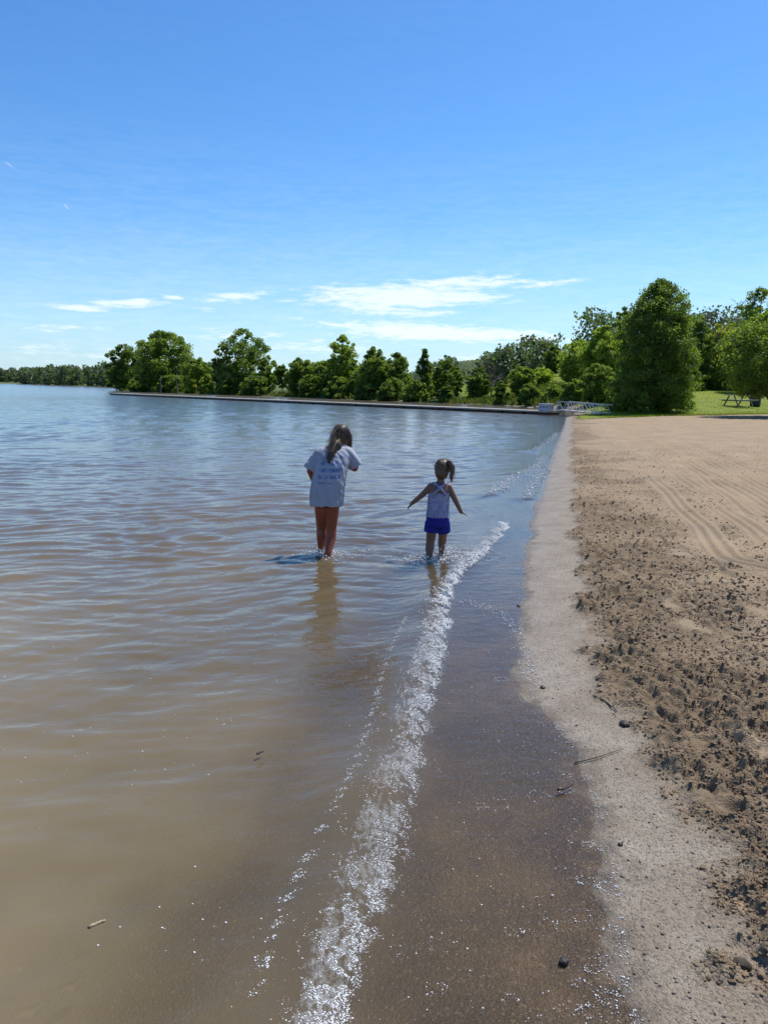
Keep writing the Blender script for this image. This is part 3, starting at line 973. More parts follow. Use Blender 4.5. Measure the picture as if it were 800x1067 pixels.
def head(bm, c, r, face, up=(0, 0, 1)):
    """skull, jaw, nose, ears; face = direction the face looks"""
    f = Vector(face).normalized(); u = Vector(up); u = (u - f * u.dot(f)).normalized(); l = u.cross(f)
    rot = Matrix((l, f, u)).transposed()
    C = Vector(c)
    ell(bm, C, (r * .80, r * .95, r), rot)
    ell(bm, C + f * r * .28 - u * r * .52, (r * .55, r * .55, r * .55), rot)
    ell(bm, C + f * r * .70 - u * r * .86, (r * .2, r * .2, r * .18), rot)
    ell(bm, C + f * r * 1.0 - u * r * .22, (r * .10, r * .16, r * .16), rot)
    for sgn in (-1, 1):
        ell(bm, C + l * r * .82 * sgn - f * r * .02 - u * r * .15, (r * .07, r * .15, r * .22), rot)
        ell(bm, C + f * r * .80 + l * r * .33 * sgn + u * r * .12, (r * .2, r * .12, r * .06), rot)   # brow
    ell(bm, C + f * r * .88 - u * r * .52, (r * .22, r * .08, r * .05), rot)                        # lips
    return C, f, u, l


def face_parts(C, f, u, l, r, parent):
    white = simple('eye_white', (.75, .72, .68), .3, .02)
    dark = simple('iris_brown', (.05, .03, .02), .3, .02)
    for sgn in (-1, 1):
        bm = bmesh.new(); p = C + f * r * .83 + l * r * .33 * sgn + u * r * .0
        ell(bm, p, (r * .11,) * 3, sub=2)
        e = link('eye', bm_mesh('eye', bm, True), white, parent)
        bm = bmesh.new(); ell(bm, p + f * r * .075, (r * .055,) * 3, sub=2)
        link('iris', bm_mesh('iris', bm, True), dark, e)


def hair_mat(name, a, b):
    m, t, out = material(name)
    tc = t.new('ShaderNodeTexCoord').outputs['Object']
    st = t.noise(t.mapping(tc, (160, 160, 8)), 1.0, 3)
    c = t.mix(t.mr(st, .35, .65), (*a, 1), (*b, 1))
    p = t.new('ShaderNodeBsdfPrincipled', {'Base Color': c, 'Roughness': .38, 'Specular IOR Level': .5, 'Normal': t.bump(st, .8, .004)})
    tr = t.new('ShaderNodeBsdfTranslucent', {'Color': (*b, 1)})
    t.put(out, t.new('ShaderNodeMixShader', {0: .22, 1: p, 2: tr}))
    return m


def strands(o, roots, ends, n, r, sag=.02, rng=random):
    """loose fine strands added to a hair mesh"""
    bm = bmesh.new(); bm.from_mesh(o.data)
    for i in range(n):
        a = Vector(roots(rng)); b = Vector(ends(a, rng))
        mid = a.lerp(b, .5) + Vector((rng.gauss(0, .012), rng.gauss(0, .012), sag * rng.random()))
        pts = [a.lerp(mid, k / 3) if k < 3 else mid for k in range(4)] + [mid.lerp(b, k / 3) for k in range(1, 4)]
        tube(bm, pts, [r * (1 - .75 * k / 6) for k in range(7)], 4, False)
    me = o.data; bm.to_mesh(me); bm.free()
    for p in me.polygons: p.use_smooth = True


def shirt_mat():
    m, t, out = material('white_cotton_print')
    tc = t.new('ShaderNodeTexCoord').outputs['Object']
    sp = t.new('ShaderNodeSeparateXYZ', {0: tc})
    x, y, z = sp.outputs
    xx = t.m('SUBTRACT', x, t.m('MULTIPLY', t.m('SUBTRACT', z, .7), .22))
    win = t.m('MULTIPLY', t.mr(xx, -.095, -.075), t.mr(xx, .135, .115))
    win = t.m('MULTIPLY', win, t.m('MULTIPLY', t.mr(z, .69, .71), t.mr(z, .965, .94)))
    win = t.m('MULTIPLY', win, t.mr(y, .06, .04))
    rows = t.m('GREATER_THAN', t.m('SINE', t.m('MULTIPLY', z, 2 * math.pi / .062)), -.25)
    n1 = t.noise(t.mapping(tc, (70, 20, 45)), 1.0, 2)
    n2 = t.noise(t.mapping(tc, (16, 8, 22)), 1.0, 3)
    ink = t.m('MULTIPLY', t.mr(n1, .42, .50), t.mr(n2, .36, .5))
    ink = t.m('MULTIPLY', t.m('MULTIPLY', ink, rows), win)
    weave = t.noise(tc, 260, 2)
    base = t.mix(t.mr(t.noise(tc, 7, 3), .3, .7), (.35, .365, .43, 1), (.44, .455, .52, 1))
    c = t.mix(t.m('MULTIPLY', ink, .8), base, (.075, .13, .34, 1))
    p = t.new('ShaderNodeBsdfPrincipled', {'Base Color': c, 'Roughness': .9, 'Specular IOR Level': .1, 'Normal': t.bump(weave, .4, .002)})
    tr = t.new('ShaderNodeBsdfTranslucent', {'Color': c})
    t.put(out, t.new('ShaderNodeMixShader', {0: .12, 1: p, 2: tr}))
    return m


def build_girl():
    T = thing('person', 'long haired child in oversized white printed t-shirt wading ankle deep, leaning forward with arms bent', 'person', (GIRL[0], GIRL[1], 0))
    bm = bmesh.new()
    zb = -.095
    # legs
    for hx, kx, ax, ky, ay, r in ((-.040, -.050, -.054, .105, .13, 1), (.056, .050, .024, .015, -.075, 1)):
        chain(bm, [(hx, .0, .56), (hx * 1.03, .01, .43), (kx, ky, .245), (kx * .98, ky - .012, .165), (ax, ay - .005, .03), (ax, ay, zb + .045)], [.074, .068, .050, .051, .033, .031])
        chain(bm, [(ax, ay - .035, zb + .028), (ax - .005, ay + .05, zb + .028), (ax - .012, ay + .125, zb + .018)], [.030, .033, .024])
        for i in range(5):
            chain(bm, [(ax - .030 + i * .013, ay + .12, zb + .015), (ax - .034 + i * .014, ay + .155 - abs(i - 1) * .006, zb + .012)], [.011, .009], 8)
    # trunk
    loft(bm, [(.01, .0, .50, .12, .10), (.012, .0, .58, .135, .11), (.02, .01, .68, .115, .09), (.045, .05, .82, .125, .095), (.065, .09, .92, .13, .085), (.075, .115, .98, .10, .065), (.09, .13, 1.03, .055, .05)], 24)
    # neck and head
    chain(bm, [(.085, .125, 1.0), (.115, .18, 1.09)], [.05, .045])
    hc, f, u, l = head(bm, (.135, .225, 1.125), .094, (.42, .85, -.32))
    # arms
    chain(bm, [(-.045, .10, .945), (-.155, .07, .80), (-.135, .20, .69)], [.047, .037, .026])
    hand(bm, (-.135, .20, .69), (.5, .8, -.1), (.8, -.4, -.1), .85, .6, 1)
    chain(bm, [(.170, .12, .925), (.262, .125, .825), (.285, .225, .89)], [.042, .036, .027])
    hand(bm, (.285, .225, .89), (-.35, .65, .5), (-.8, -.2, -.2), .85, .75, -1)
    fuse('body', bm, .006, 6, SKIN_TAN, T)
    face_parts(hc, f, u, l, .094, T)
    # shorts, only the hem shows
    bm = bmesh.new()
    loft(bm, [(.01, .0, .500, .118, .105), (.01, .0, .56, .138, .118), (.015, .0, .66, .13, .105)], 28)
    for hx in (-.057, .07):
        tube(bm, [(hx * .8, .0, .56), (hx * .85, .005, .464)], [.083, .078], 20)
    o = fuse('shorts', bm, .008, 4, simple('dark_red_cloth', (.17, .025, .03), .85, .2, 30), T)
    # shirt
    bm = bmesh.new()
    loft(bm, [(.005, -.01, .482, .153, .135), (.005, -.01, .50, .156, .138), (.01, -.008, .60, .158, .138), (.028, .008, .74, .156, .132), (.05, .045, .86, .158, .128), (.066, .085, .95, .160, .115), (.078, .112, 1.005, .140, .095), (.09, .13, 1.035, .085, .07), (.098, .145, 1.055, .058, .056)], 44)
    ell(bm, (-.040, .105, .955), (.082, .085, .075), sub=3); tube(bm, [(-.040, .105, .965), (-.10, .095, .885), (-.158, .075, .80)], [.078, .076, .074], 22)
    ell(bm, (.180, .12, .958), (.082, .085, .076), sub=3); tube(bm, [(.18, .12, .965), (.232, .13, .90), (.272, .138, .838)], [.078, .075, .072], 22)
    o = fuse('shirt', bm, .007, 5, shirt_mat(), T)

    def folds(co):
        x, y, z = co.T
        a = np.arctan2(y - .05, x - .03)
        low = sst(.95, .5, z)
        return (.013 * gn(a * 3.2, z * 1.6, 201) * low + .010 * gn(a * 6.5 + z * 4, z * 3.0, 202) * (.4 + .6 * low) + .005 * gn(x * 22 + z * 18, y * 22 + z * 9, 203))
    displace(o, folds)
    # hair
    hm = hair_mat('ash_brown_hair', (.026, .017, .010), (.10, .062, .034))
    bm = bmesh.new()
    ell(bm, hc + Vector((-.008, -.018, .018)), (.086, .098, .098))
    ell(bm, hc + Vector((-.02, -.06, -.045)), (.072, .060, .085))
    chain(bm, [hc + Vector((-.03, -.085, -.04)), (.082, .055, 1.045), (.05, -.022, .985), (.03, -.052, .90), (.022, -.062, .845)], [.058, .046, .027, .019, .008])
    chain(bm, [hc + Vector((-.02, -.07, -.04)), (.105, .06, 1.035), (.085, -.005, .97)], [.046, .034, .011])
    chain(bm, [hc + Vector((.062, .03, .0)), hc + Vector((.072, .03, -.08)), hc + Vector((.068, .035, -.14))], [.034, .028, .010])
    chain(bm, [hc + Vector((-.058, .03, .0)), hc + Vector((-.066, .0, -.075)), (.072, .10, 1.035)], [.032, .028, .013])
    o = fuse('hair', bm, .006, 4, hm, T)
    displace(o, lambda co: .006 * gn(np.arctan2(co[:, 1] - hc.y, co[:, 0] - hc.x) * 9, co[:, 2] * 6, 205) + .003 * gn(co[:, 0] * 90, co[:, 2] * 12, 206))

    def rt(g):
        a = g.random() * 6.28; e = g.random() * 1.2
        return hc + Vector((.089 * math.cos(a) * math.cos(e) - .008, .10 * math.sin(a) * math.cos(e) - .018, .098 * math.sin(e) + .018))

    def en(a, g):
        if g.random() < .55:
            return Vector((.03 + g.gauss(0, .025), -.055 + g.gauss(0, .008), .86 + g.random() * .14))
        return a + (a - hc).normalized() * (.01 + .02 * g.random()) + Vector((0, -.01, -.09 - .06 * g.random()))
    strands(o, rt, en, 320, .0020)


def build_toddler():
    T = thing('person', 'small child with a side ponytail in crossed strap top and blue shorts, arms held out', 'person', (TOD[0], TOD[1], 0))
    bm = bmesh.new(); zb = -.045
    # left leg planted, right leg with heel lifted
    chain(bm, [(-.046, .0, .35), (-.050, .012, .25), (-.058, .03, .165), (-.062, .018, .105), (-.070, .0, .0), (-.070, .0, zb + .035)], [.056, .050, .042, .043, .028, .027])
    ax, ay = -.070, .0
    chain(bm, [(ax, ay - .025, zb + .024), (ax, ay + .04, zb + .024), (ax - .008, ay + .09, zb + .015)], [.024, .027, .019])
    for i in range(5):
        chain(bm, [(ax - .026 + i * .010, ay + .088, zb + .013), (ax - .03 + i * .011, ay + .115 - abs(i - 1) * .005, zb + .010)], [.009, .0075], 8)
    chain(bm, [(.050, .0, .35), (.058, .065, .265), (.064, .125, .185), (.060, .120, .125), (.056, .125, .065), (.056, .125, .055)], [.056, .050, .041, .042, .027, .026])
    chain(bm, [(.056, .105, .045), (.056, .150, .025), (.054, .195, -.005)], [.024, .025, .018])
    for i in range(5):
        chain(bm, [(.036 + i * .010, .193, -.004), (.034 + i * .0105, .217 - abs(i - 3) * .004, -.014)], [.009, .0075], 8)
    loft(bm, [(.0, .0, .335, .086, .072), (.002, .0, .42, .088, .075), (.006, .005, .49, .088, .074), (.010, .012, .58, .092, .072), (.013, .02, .66, .098, .068), (.015, .024, .70, .086, .056), (.018, .03, .73, .040, .036)], 24)
    chain(bm, [(.018, .026, .70), (.03, .04, .785)], [.036, .034])
    hc, f, u, l = head(bm, (.038, .055, .850), .080, (-.10, .98, -.14))
    chain(bm, [(-.068, .02, .685), (-.150, .03, .60), (-.240, .07, .515)], [.034, .027, .019])
    hand(bm, (-.240, .07, .515), (-.55, .25, -.75), (.6, .3, -.5), .62, .35, 1)
    chain(bm, [(.098, .02, .685), (.158, .01, .575), (.222, .02, .450)], [.034, .027, .019])
    hand(bm, (.222, .02, .450), (.80, .15, -.45), (.1, .2, -1), .62, .15, -1)
    fuse('body', bm, .005, 5, SKIN, T)
    face_parts(hc, f, u, l, .080, T)
    # top with crossed straps
    m, t, out = material('pale_patterned_top')
    tc = t.new('ShaderNodeTexCoord').outputs['Object']
    w = t.new('ShaderNodeTexWave', {'Vector': tc, 'Scale': 26.0, 'Distortion': 7.0, 'Detail': 2.0}, bands_direction='DIAGONAL').outputs['Fac']
    blot = t.noise(tc, 26, 3)
    c = t.mix(t.m('MULTIPLY', t.mr(w, .62, .72), t.mr(blot, .42, .5)), (.33, .32, .41, 1), (.08, .11, .33, 1))
    c = t.mix(t.m('MULTIPLY', t.mr(t.noise(tc, 18, 2), .56, .6), .5), c, (.52, .36, .56, 1))
    p = t.new('ShaderNodeBsdfPrincipled', {'Base Color': c, 'Roughness': .85, 'Specular IOR Level': .15})
    t.put(out, p)
    bm = bmesh.new()
    loft(bm, [(.002, .0, .405, .112, .096), (.004, .003, .48, .102, .087), (.008, .01, .56, .102, .083), (.011, .016, .615, .102, .080), (.012, .02, .635, .099, .074)], 36)
    o = fuse('top', bm, .006, 3, m, T)
    displace(o, lambda co: .004 * gn(np.arctan2(co[:, 1], co[:, 0]) * 6 + co[:, 2] * 9, co[:, 2] * 16, 211))
    bm = bmesh.new()
    for a, b in (((-.052, -.052, .62), (.075, .0, .722)), ((.075, -.048, .62), (-.045, .0, .722))):
        mid = (Vector(a) + Vector(b)) / 2 + Vector((0, -.036, .012))
        pts = [Vector(a), Vector(a).lerp(mid, .5) + Vector((0, -.012, 0)), mid, mid.lerp(Vector(b), .5) + Vector((0, -.010, .004)), Vector(b), Vector(b) + Vector((0, .05, -.01))]
        tube(bm, pts, [.013] * 6, 8)
    link('straps', bm_mesh('straps', bm, True), m, T)
    # shorts
    bm = bmesh.new()
    loft(bm, [(.0, .0, .315, .100, .090), (.002, .0, .38, .108, .094), (.003, .0, .425, .105, .090), (.004, .0, .445, .100, .086)], 32)
    tube(bm, [(-.048, .0, .36), (-.053, .008, .262)], [.066, .071], 20)
    tube(bm, [(.054, .01, .36), (.060, .035, .255)], [.066, .070], 20)
    o = fuse('shorts', bm, .006, 3, simple('blue_jersey', (.012, .015, .21), .8, .2, 20), T)
    displace(o, lambda co: .004 * gn(np.arctan2(co[:, 1], co[:, 0]) * 5, co[:, 2] * 14 + co[:, 0] * 8, 213))
    bm = bmesh.new()
    ell(bm, (.108, -.040, .418), (.012, .008, .014), sub=2); ell(bm, (.100, -.056, .408), (.012, .008, .010), sub=2); ell(bm, (.098, -.050, .430), (.010, .008, .008), sub=2)
    link('waist_tie', bm_mesh('waist_tie', bm, True), simple('white_cord', (.8, .8, .78), .8, .05), T)
    # hair
    hm = hair_mat('dark_blonde_hair', (.05, .030, .018), (.19, .12, .066))
    bm = bmesh.new()
    ell(bm, hc + Vector((-.002, -.010, .012)), (.074, .083, .084))
    ell(bm, hc + Vector((-.006, -.046, -.035)), (.062, .048, .062))
    chain(bm, [hc + Vector((-.048, -.02, -.03)), hc + Vector((-.045, -.035, -.075))], [.025, .012])
    o = fuse('hair', bm, .005, 4, hm, T)
    displace(o, lambda co: .004 * gn(np.arctan2(co[:, 1] - hc.y, co[:, 0] - hc.x) * 9, co[:, 2] * 8, 215))
    tie = hc + Vector((.044, -.052, .062))
    bm = bmesh.new()
    chain(bm, [tie + Vector((-.012, .012, -.012)), tie + Vector((.02, -.014, .008)), tie + Vector((.040, -.028, -.030)), tie + Vector((.040, -.026, -.085)), tie + Vector((.036, -.02, -.140)), tie + Vector((.038, -.016, -.172))], [.018, .021, .024, .022, .015, .005])
    pt = fuse('ponytail', bm, .005, 3, hm, o)
    displace(pt, lambda co: .004 * gn(co[:, 0] * 60, co[:, 2] * 14, 216))
    strands(pt, lambda g: tie + Vector((.02 + g.gauss(0, .008), -.014 + g.gauss(0, .008), .005)), lambda a, g: tie + Vector((.045 + g.gauss(0, .022), -.02 + g.gauss(0, .014), -.10 - .09 * g.random())), 70, .0013, .03)

    def rt(g):
        a = g.random() * 6.28; e = g.random() * 1.3
        return hc + Vector((.076 * math.cos(a) * math.cos(e), .085 * math.sin(a) * math.cos(e) - .01, .085 * math.sin(e) + .012))
    strands(o, rt, lambda a, g: a + (a - hc) * (.08 + .16 * g.random()) + Vector((g.gauss(0, .012), 0, -.03 * g.random())), 160, .0012, .005)
    bm = bmesh.new()
    bmesh.ops.create_uvsphere(bm, u_segments=16, v_segments=8, radius=1, matrix=Matrix.Translation(tie + Vector((.006, -.004, .0))) @ Matrix.Diagonal((.020, .020, .024, 1)))
    link('hair_tie', bm_mesh('hair_tie', bm, True), simple('black_elastic', (.02, .02, .022), .6, .1), T)


build_girl()
build_toddler()


# ------------------------------------------------------------------ trees
def leaf_mat(name, a, b, trans=.42):
    m, t, out = material(name)
    tint = t.attr('tint')
    c = t.mix(tint, (*a, 1), (*b, 1))
    d = t.new('ShaderNodeBsdfPrincipled', {'Base Color': c, 'Roughness': .5, 'Specular IOR Level': .35})
    tc = t.mix(1.0, c, (1.9, 1.9, .75, 1), 'MULTIPLY')
    tr = t.new('ShaderNodeBsdfTranslucent', {'Color': tc})
    t.put(out, t.new('ShaderNodeMixShader', {0: trans, 1: d, 2: tr}))
    return m


LEAF = {
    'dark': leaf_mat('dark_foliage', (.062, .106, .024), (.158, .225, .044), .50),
    'mid': leaf_mat('mid_foliage', (.085, .140, .026), (.190, .260, .050), .50),
    'light': leaf_mat('light_foliage', (.13, .195, .028), (.265, .340, .064), .52),
    'yellow': leaf_mat('yellow_green_foliage', (.17, .205, .022), (.31, .34, .056), .52),
    'far': leaf_mat('far_foliage', (.070, .105, .058), (.115, .160, .088), .36),  # greyer, bluer leaf colour carries the haze of distance
}
BARK = simple('bark', (.075, .058, .042), .9, .3, 6, .03, 20)
DEADBARK = simple('dead_bark', (.15, .125, .105), .85, .2, 6, .02, 20)
PROF = {
    'cone': lambda t: np.clip(1 - t ** 3.0, 0, 1) ** .60 * (.80 + .2 * sst(0, .15, t)),
    'round': lambda t: np.clip(1 - (2 * t - .9) ** 2 / 1.25, 0.02, 1) ** .5,
    'oval': lambda t: np.sin(np.pi * np.clip(t * .93 + .06, 0, 1)) ** .62,
    'spire': lambda t: np.clip(1 - t, 0, 1) ** .75 * sst(-.1, .12, t),
    'shrub': lambda t: np.clip(1 - t ** 2.2, 0, 1) ** .5,
}


def leaves(cx, cy, cz, rc, per, size, rng, tint):
    n = len(cx) * per
    g = rng.normal(size=(len(cx), per, 3))
    g /= np.linalg.norm(g, axis=2, keepdims=True)
    g *= (rng.random((len(cx), per, 1)) ** .45)
    P = np.stack([cx, cy, cz], 1)[:, None] + g * rc[:, None, None] * np.array([1, 1, .72])
    P = P.reshape(-1, 3)
    nz = rng.normal(size=(n, 3)) + np.array([0, 0, .5]); nz /= np.linalg.norm(nz, axis=1, keepdims=True)
    u = np.cross(nz, rng.normal(size=(n, 3))); u /= np.linalg.norm(u, axis=1, keepdims=True); v = np.cross(nz, u)
    sz = size * (.6 + .8 * rng.random((n, 1)))
    V = np.stack([P - u * sz * .55, P - v * sz * .36 + nz * sz * .06, P + u * sz * .55, P + v * sz * .36 + nz * sz * .06], 1).reshape(-1, 3)
    tt = np.repeat(np.clip(np.repeat(tint, per) + rng.normal(size=n) * .18, 0, 1), 4)
    return V, np.arange(n * 4).reshape(-1, 4), tt


def shore_d(px):
    d = np.arange(58, 260, .5)
    r_ = ray(px, 420)[:, 0]; k = math.hypot(r_[0], r_[1])
    x, y = d * r_[0] / k, d * r_[1] / k
    w = shore_s(x, y)
    i = np.nonzero(w > 0)[0]
    i = i[(d[i] > 60)]
    return float(d[i[0]]) if len(i) else 100.0


def tree(name, label, px, top, width, D, kind='round', mat='mid', cb=.12, ncl=90, per=70, size=None, seed=1, cat='tree', group=None, density=1.0, base=None, rel=.24, tr=None):
    if px < 560:
        D = shore_d(px) + (1.0 if kind == 'shrub' else 2.5 + (seed * 37 % 50) / 10)
    ncl = int(ncl * 1.6); per = int(per * 1.6)
    x, y = xy_at(px, 420, D)
    zb = float(tz(x, y)[0])
    if base is not None: zb = base
    h = max(ztop(px, top, D) - zb, .6)
    w = width / F * D * 1.03
    T = thing(name, label, cat, (x, y, zb - .03), 0, group)
    rng = np.random.default_rng(seed)
    size = size or max(.07, D * .00185)
    R_ = w / 2
    tt = rng.random(ncl * 3)
    pr = PROF[kind](tt)
    tt = tt[rng.random(len(tt)) < (pr ** 1.3 + .12)][:ncl]
    n = len(tt)
    a = rng.random(n) * 6.283
    lump = 1 + .24 * gn(a * 1.3, tt * 4 + seed, seed) + .07 * rng.normal(size=n)
    rr_ = PROF[kind](tt) * (rng.random(n) ** .42) * R_ * .90 * lump
    rc = R_ * rel * (.55 + .75 * rng.random(n)) * (.6 + .4 * PROF[kind](tt))
    cx, cy = rr_ * np.cos(a), rr_ * np.sin(a)
    cz = h * (cb + (1 - cb) * tt * (1 - .35 * rel * R_ / h)) - rc * .2 * tt
    cz = np.maximum(cz, rc * .4)
    drop = -.10 * rr_ / max(R_, .1) * rc
    tint = np.clip(.5 + .28 * rng.normal(size=n), 0, 1)
    V, Q, tn = leaves(cx, cy, cz + drop, rc, per, size, rng, tint)
    # trunk and limbs
    bm = bmesh.new()
    tr = tr or max(.035, h * .016)
    lean = rng.normal(size=2) * h * .015
    N = 7
    tp = [Vector((lean[0] * (i / N) ** 2 + rng.normal() * tr * .3 * (i > 0), lean[1] * (i / N) ** 2 + rng.normal() * tr * .3 * (i > 0), h * .9 * i / N)) for i in range(N + 1)]
    if kind != 'shrub':
        tube(bm, tp, [tr * (1.35 if i == 0 else 1) * (1 - .88 * i / N) + .008 for i in range(N + 1)], 8)
    lim = rng.choice(n, min(n, 26 if kind != 'shrub' else 9), replace=False)
    for i in lim:
        c = Vector((cx[i], cy[i], cz[i]))
        zt = max(c.z - .45 * rr_[i] - .12 * h * rng.random(), h * .04)
        k = min(zt / (h * .9) * N, N - .01); j = int(k)
        s_ = tp[j].lerp(tp[j + 1], k - j)
        if kind == 'shrub': s_ = Vector((cx[i] * .15, cy[i] * .15, 0))
        mid = s_.lerp(c, .5) + Vector((0, 0, -.05 * rr_[i] + .06 * h * .3))
        r0 = max(tr * .42 * (1 - .6 * j / N), .012)
        tube(bm, [s_, mid, c], [r0, r0 * .6, r0 * .2], 5, False)
    link('trunk' if kind != 'shrub' else 'stems', bm_mesh('trunk', bm, True), BARK, T)
    link('crown', np_mesh('crown', V, Q, False, dict(tint=tn)), LEAF[mat], T)
    return T


TALL = 'trees standing along the far shore'
# left point, seen across the water
tree('shore_tree', 'smaller rounded dark tree at the outer tip of the wooded point', 131, 357, 33, 146, 'round', 'dark', .05, 90, 60, seed=1, group=TALL)
tree('shore_tree', 'broad full rounded tree, the biggest on the wooded point at left', 173, 343, 60, 140, 'round', 'mid', .05, 190, 75, seed=2, group=TALL, rel=.17)
tree('shore_tree', 'low rounded tree just right of the biggest tree on the point', 207, 371, 26, 138, 'round', 'mid', .1, 60, 60, seed=3, group=TALL)
tree('shore_shrub', 'pale green bush at the foot of the biggest tree on the point', 202, 386, 22, 132, 'shrub', 'yellow', .0, 40, 60, seed=4, cat='shrub')
tree('shore_shrub', 'bright pale bush in the grassy gap before the tall open tree', 216, 390, 20, 131, 'shrub', 'light', .0, 36, 60, seed=5, cat='shrub')
tree('shore_tree', 'tall dark open-crowned tree with sky showing through its branches', 254, 341, 60, 127, 'oval', 'dark', .06, 120, 62, seed=66, group=TALL, rel=.17)
tree('shore_tree', 'thin leaning side tree at the left of the tall open tree', 233, 356, 26, 128, 'oval', 'dark', .1, 46, 46, seed=7, group=TALL, rel=.2)
tree('shore_tree', 'slim mid green tree at the right foot of the tall open tree', 279, 368, 24, 126, 'oval', 'mid', .08, 60, 60, seed=8, group=TALL)
tree('shore_tree', 'small slender tree standing in the grassy gap', 294, 379, 16, 120, 'oval', 'dark', .2, 40, 50, seed=9, group=TALL)
tree('shore_tree', 'small light green sapling in the grassy gap', 303, 383, 14, 117, 'oval', 'light', .15, 40, 50, seed=10, group=TALL)
tree('shore_tree', 'rounded dark tree right of the grassy gap', 314, 371, 30, 121, 'round', 'dark', .08, 80, 60, seed=11, group=TALL)
tree('shore_tree', 'wide low tree behind the middle of the far shore', 334, 374, 34, 120, 'round', 'mid', .08, 80, 60, seed=12, group=TALL)
tree('shore_tree', 'tall pale-topped poplar-like tree rising above the middle of the far shore', 357, 348, 36, 111, 'oval', 'light', .08, 110, 64, seed=13, group=TALL, rel=.2)
tree('shore_tree', 'short dark tree at the foot of the tall pale-topped tree', 342, 383, 26, 108, 'round', 'dark', .0, 60, 60, seed=14, group=TALL)
tree('shore_tree', 'rounded tree directly right of the tall pale-topped tree', 390, 360, 34, 107, 'oval', 'mid', .06, 100, 64, seed=15, group=TALL)
tree('shore_tree', 'second rounded tree right of the tall pale-topped tree', 412, 366, 32, 103, 'oval', 'mid', .05, 90, 64, seed=16, group=TALL)
tree('shore_tree', 'low dark tree between the two rounded trees at the water', 376, 384, 30, 103, 'round', 'dark', .0, 70, 60, seed=17, group=TALL)
tree('shore_tree', 'dark pointed tree standing proud of its neighbours mid shore', 441, 361, 28, 97, 'spire', 'dark', .03, 90, 64, seed=18, group=TALL, rel=.3)
tree('shore_tree', 'dark tree with two lumpy tops right of the pointed tree', 463, 369, 26, 96, 'oval', 'dark', .1, 70, 60, seed=19, group=TALL)
tree('shore_tree', 'small yellow-green tree in front of the dark pointed tree', 455, 383, 22, 90, 'oval', 'yellow', .05, 60, 64, seed=20, group=TALL)
tree('shore_tree', 'small dark upright tree left of the open gap in the shore trees', 475, 382, 15, 92, 'oval', 'dark', .1, 46, 56, seed=21, group=TALL)
tree('shore_tree', 'short dark bushy tree between the gap and the leafless tree', 497, 382, 26, 90, 'round', 'dark', .05, 70, 60, seed=22, group=TALL)
tree('shore_shrub', 'low dark bush on the water side of the grassy bank', 522, 396, 18, 80, 'shrub', 'dark', .0, 40, 60, seed=23, cat='shrub')
tree('shore_tree', 'mid green tree right of the leafless tree', 543, 378, 28, 84, 'oval', 'mid', .05, 80, 64, seed=24, group=TALL)
tree('shore_tree', 'light green tree behind the white gangway', 561, 382, 30, 82, 'round', 'light', .05, 90, 64, seed=25, group=TALL)
tree('shore_tree', 'narrow dark tree topping the others left of the big conical tree', 574, 359, 20, 92, 'oval', 'dark', .1, 70, 60, seed=26, group=TALL)
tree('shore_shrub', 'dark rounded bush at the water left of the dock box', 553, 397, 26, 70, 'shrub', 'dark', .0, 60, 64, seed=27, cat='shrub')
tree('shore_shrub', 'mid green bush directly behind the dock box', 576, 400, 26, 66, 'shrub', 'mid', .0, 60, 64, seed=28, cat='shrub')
tree('shore_shrub', 'light green bush behind the middle of the white gangway', 598, 394, 30, 62, 'shrub', 'mid', .0, 70, 70, seed=29, cat='shrub')
tree('shore_tree', 'yellowish green tree stepping up towards the big conical tree', 600, 352, 40, 74, 'oval', 'light', .05, 110, 70, seed=30, group=TALL)
tree('shore_tree', 'bright leafy tree pressed against the left of the big conical tree', 624, 337, 42, 66, 'oval', 'light', .05, 130, 75, seed=31, group=TALL)
tree('shore_tree', 'tall mid green tree just behind the left shoulder of the big conical tree', 645, 318, 34, 68, 'oval', 'mid', .08, 110, 70, seed=32, group=TALL)
tree('shore_tree', 'short bright tree over the end of the white gangway', 622, 376, 36, 58, 'round', 'mid', .02, 100, 75, seed=33, group=TALL)
# the big one
tree('conical_tree', 'massive dark conical tree, the tallest, where the sand meets the lawn', 679, 289, 82, 50, 'cone', 'dark', .03, 420, 66, .11, 134, density=1, rel=.19, tr=.16)
tree('lawn_shrub', 'light-edged bush at the right foot of the massive conical tree', 708, 376, 30, 54, 'shrub', 'mid', .0, 70, 80, .10, seed=35, cat='shrub')
# behind the lawn
BACK = 'trees at the back of the lawn'
tree('lawn_tree', 'dark narrow tree rising just right of the massive conical tree', 724, 328, 30, 78, 'oval', 'dark', .03, 110, 70, seed=36, group=BACK)
tree('lawn_tree', 'round yellow-green tree in the middle of the back of the lawn', 748, 334, 46, 84, 'round', 'yellow', .03, 130, 75, seed=37, group=BACK)
tree('lawn_tree', 'darker green tree behind the yellow-green one, trunk in deep shade', 738, 352, 34, 80, 'round', 'mid', .03, 90, 70, seed=38, group=BACK)
tree('lawn_tree', 'low leafy tree between the yellow-green tree and the shade tree', 768, 352, 30, 82, 'round', 'mid', .03, 90, 70, seed=39, group=BACK)
tree('lawn_tree', 'tall dark tree with gaps in its lumpy crown at far right', 783, 297, 48, 78, 'oval', 'dark', .1, 120, 66, seed=40, group=BACK, rel=.19)
tree('lawn_tree', 'second tall dark tree partly cut by the right edge', 806, 306, 36, 80, 'oval', 'mid', .08, 90, 66, seed=41, group=BACK)
tree('shade_tree', 'spreading green lawn tree whose trunk stands at the right edge beside the picnic table', 806, 320, 104, 47, 'round', 'mid', .20, 230, 70, .11, seed=42, rel=.17, tr=.17)
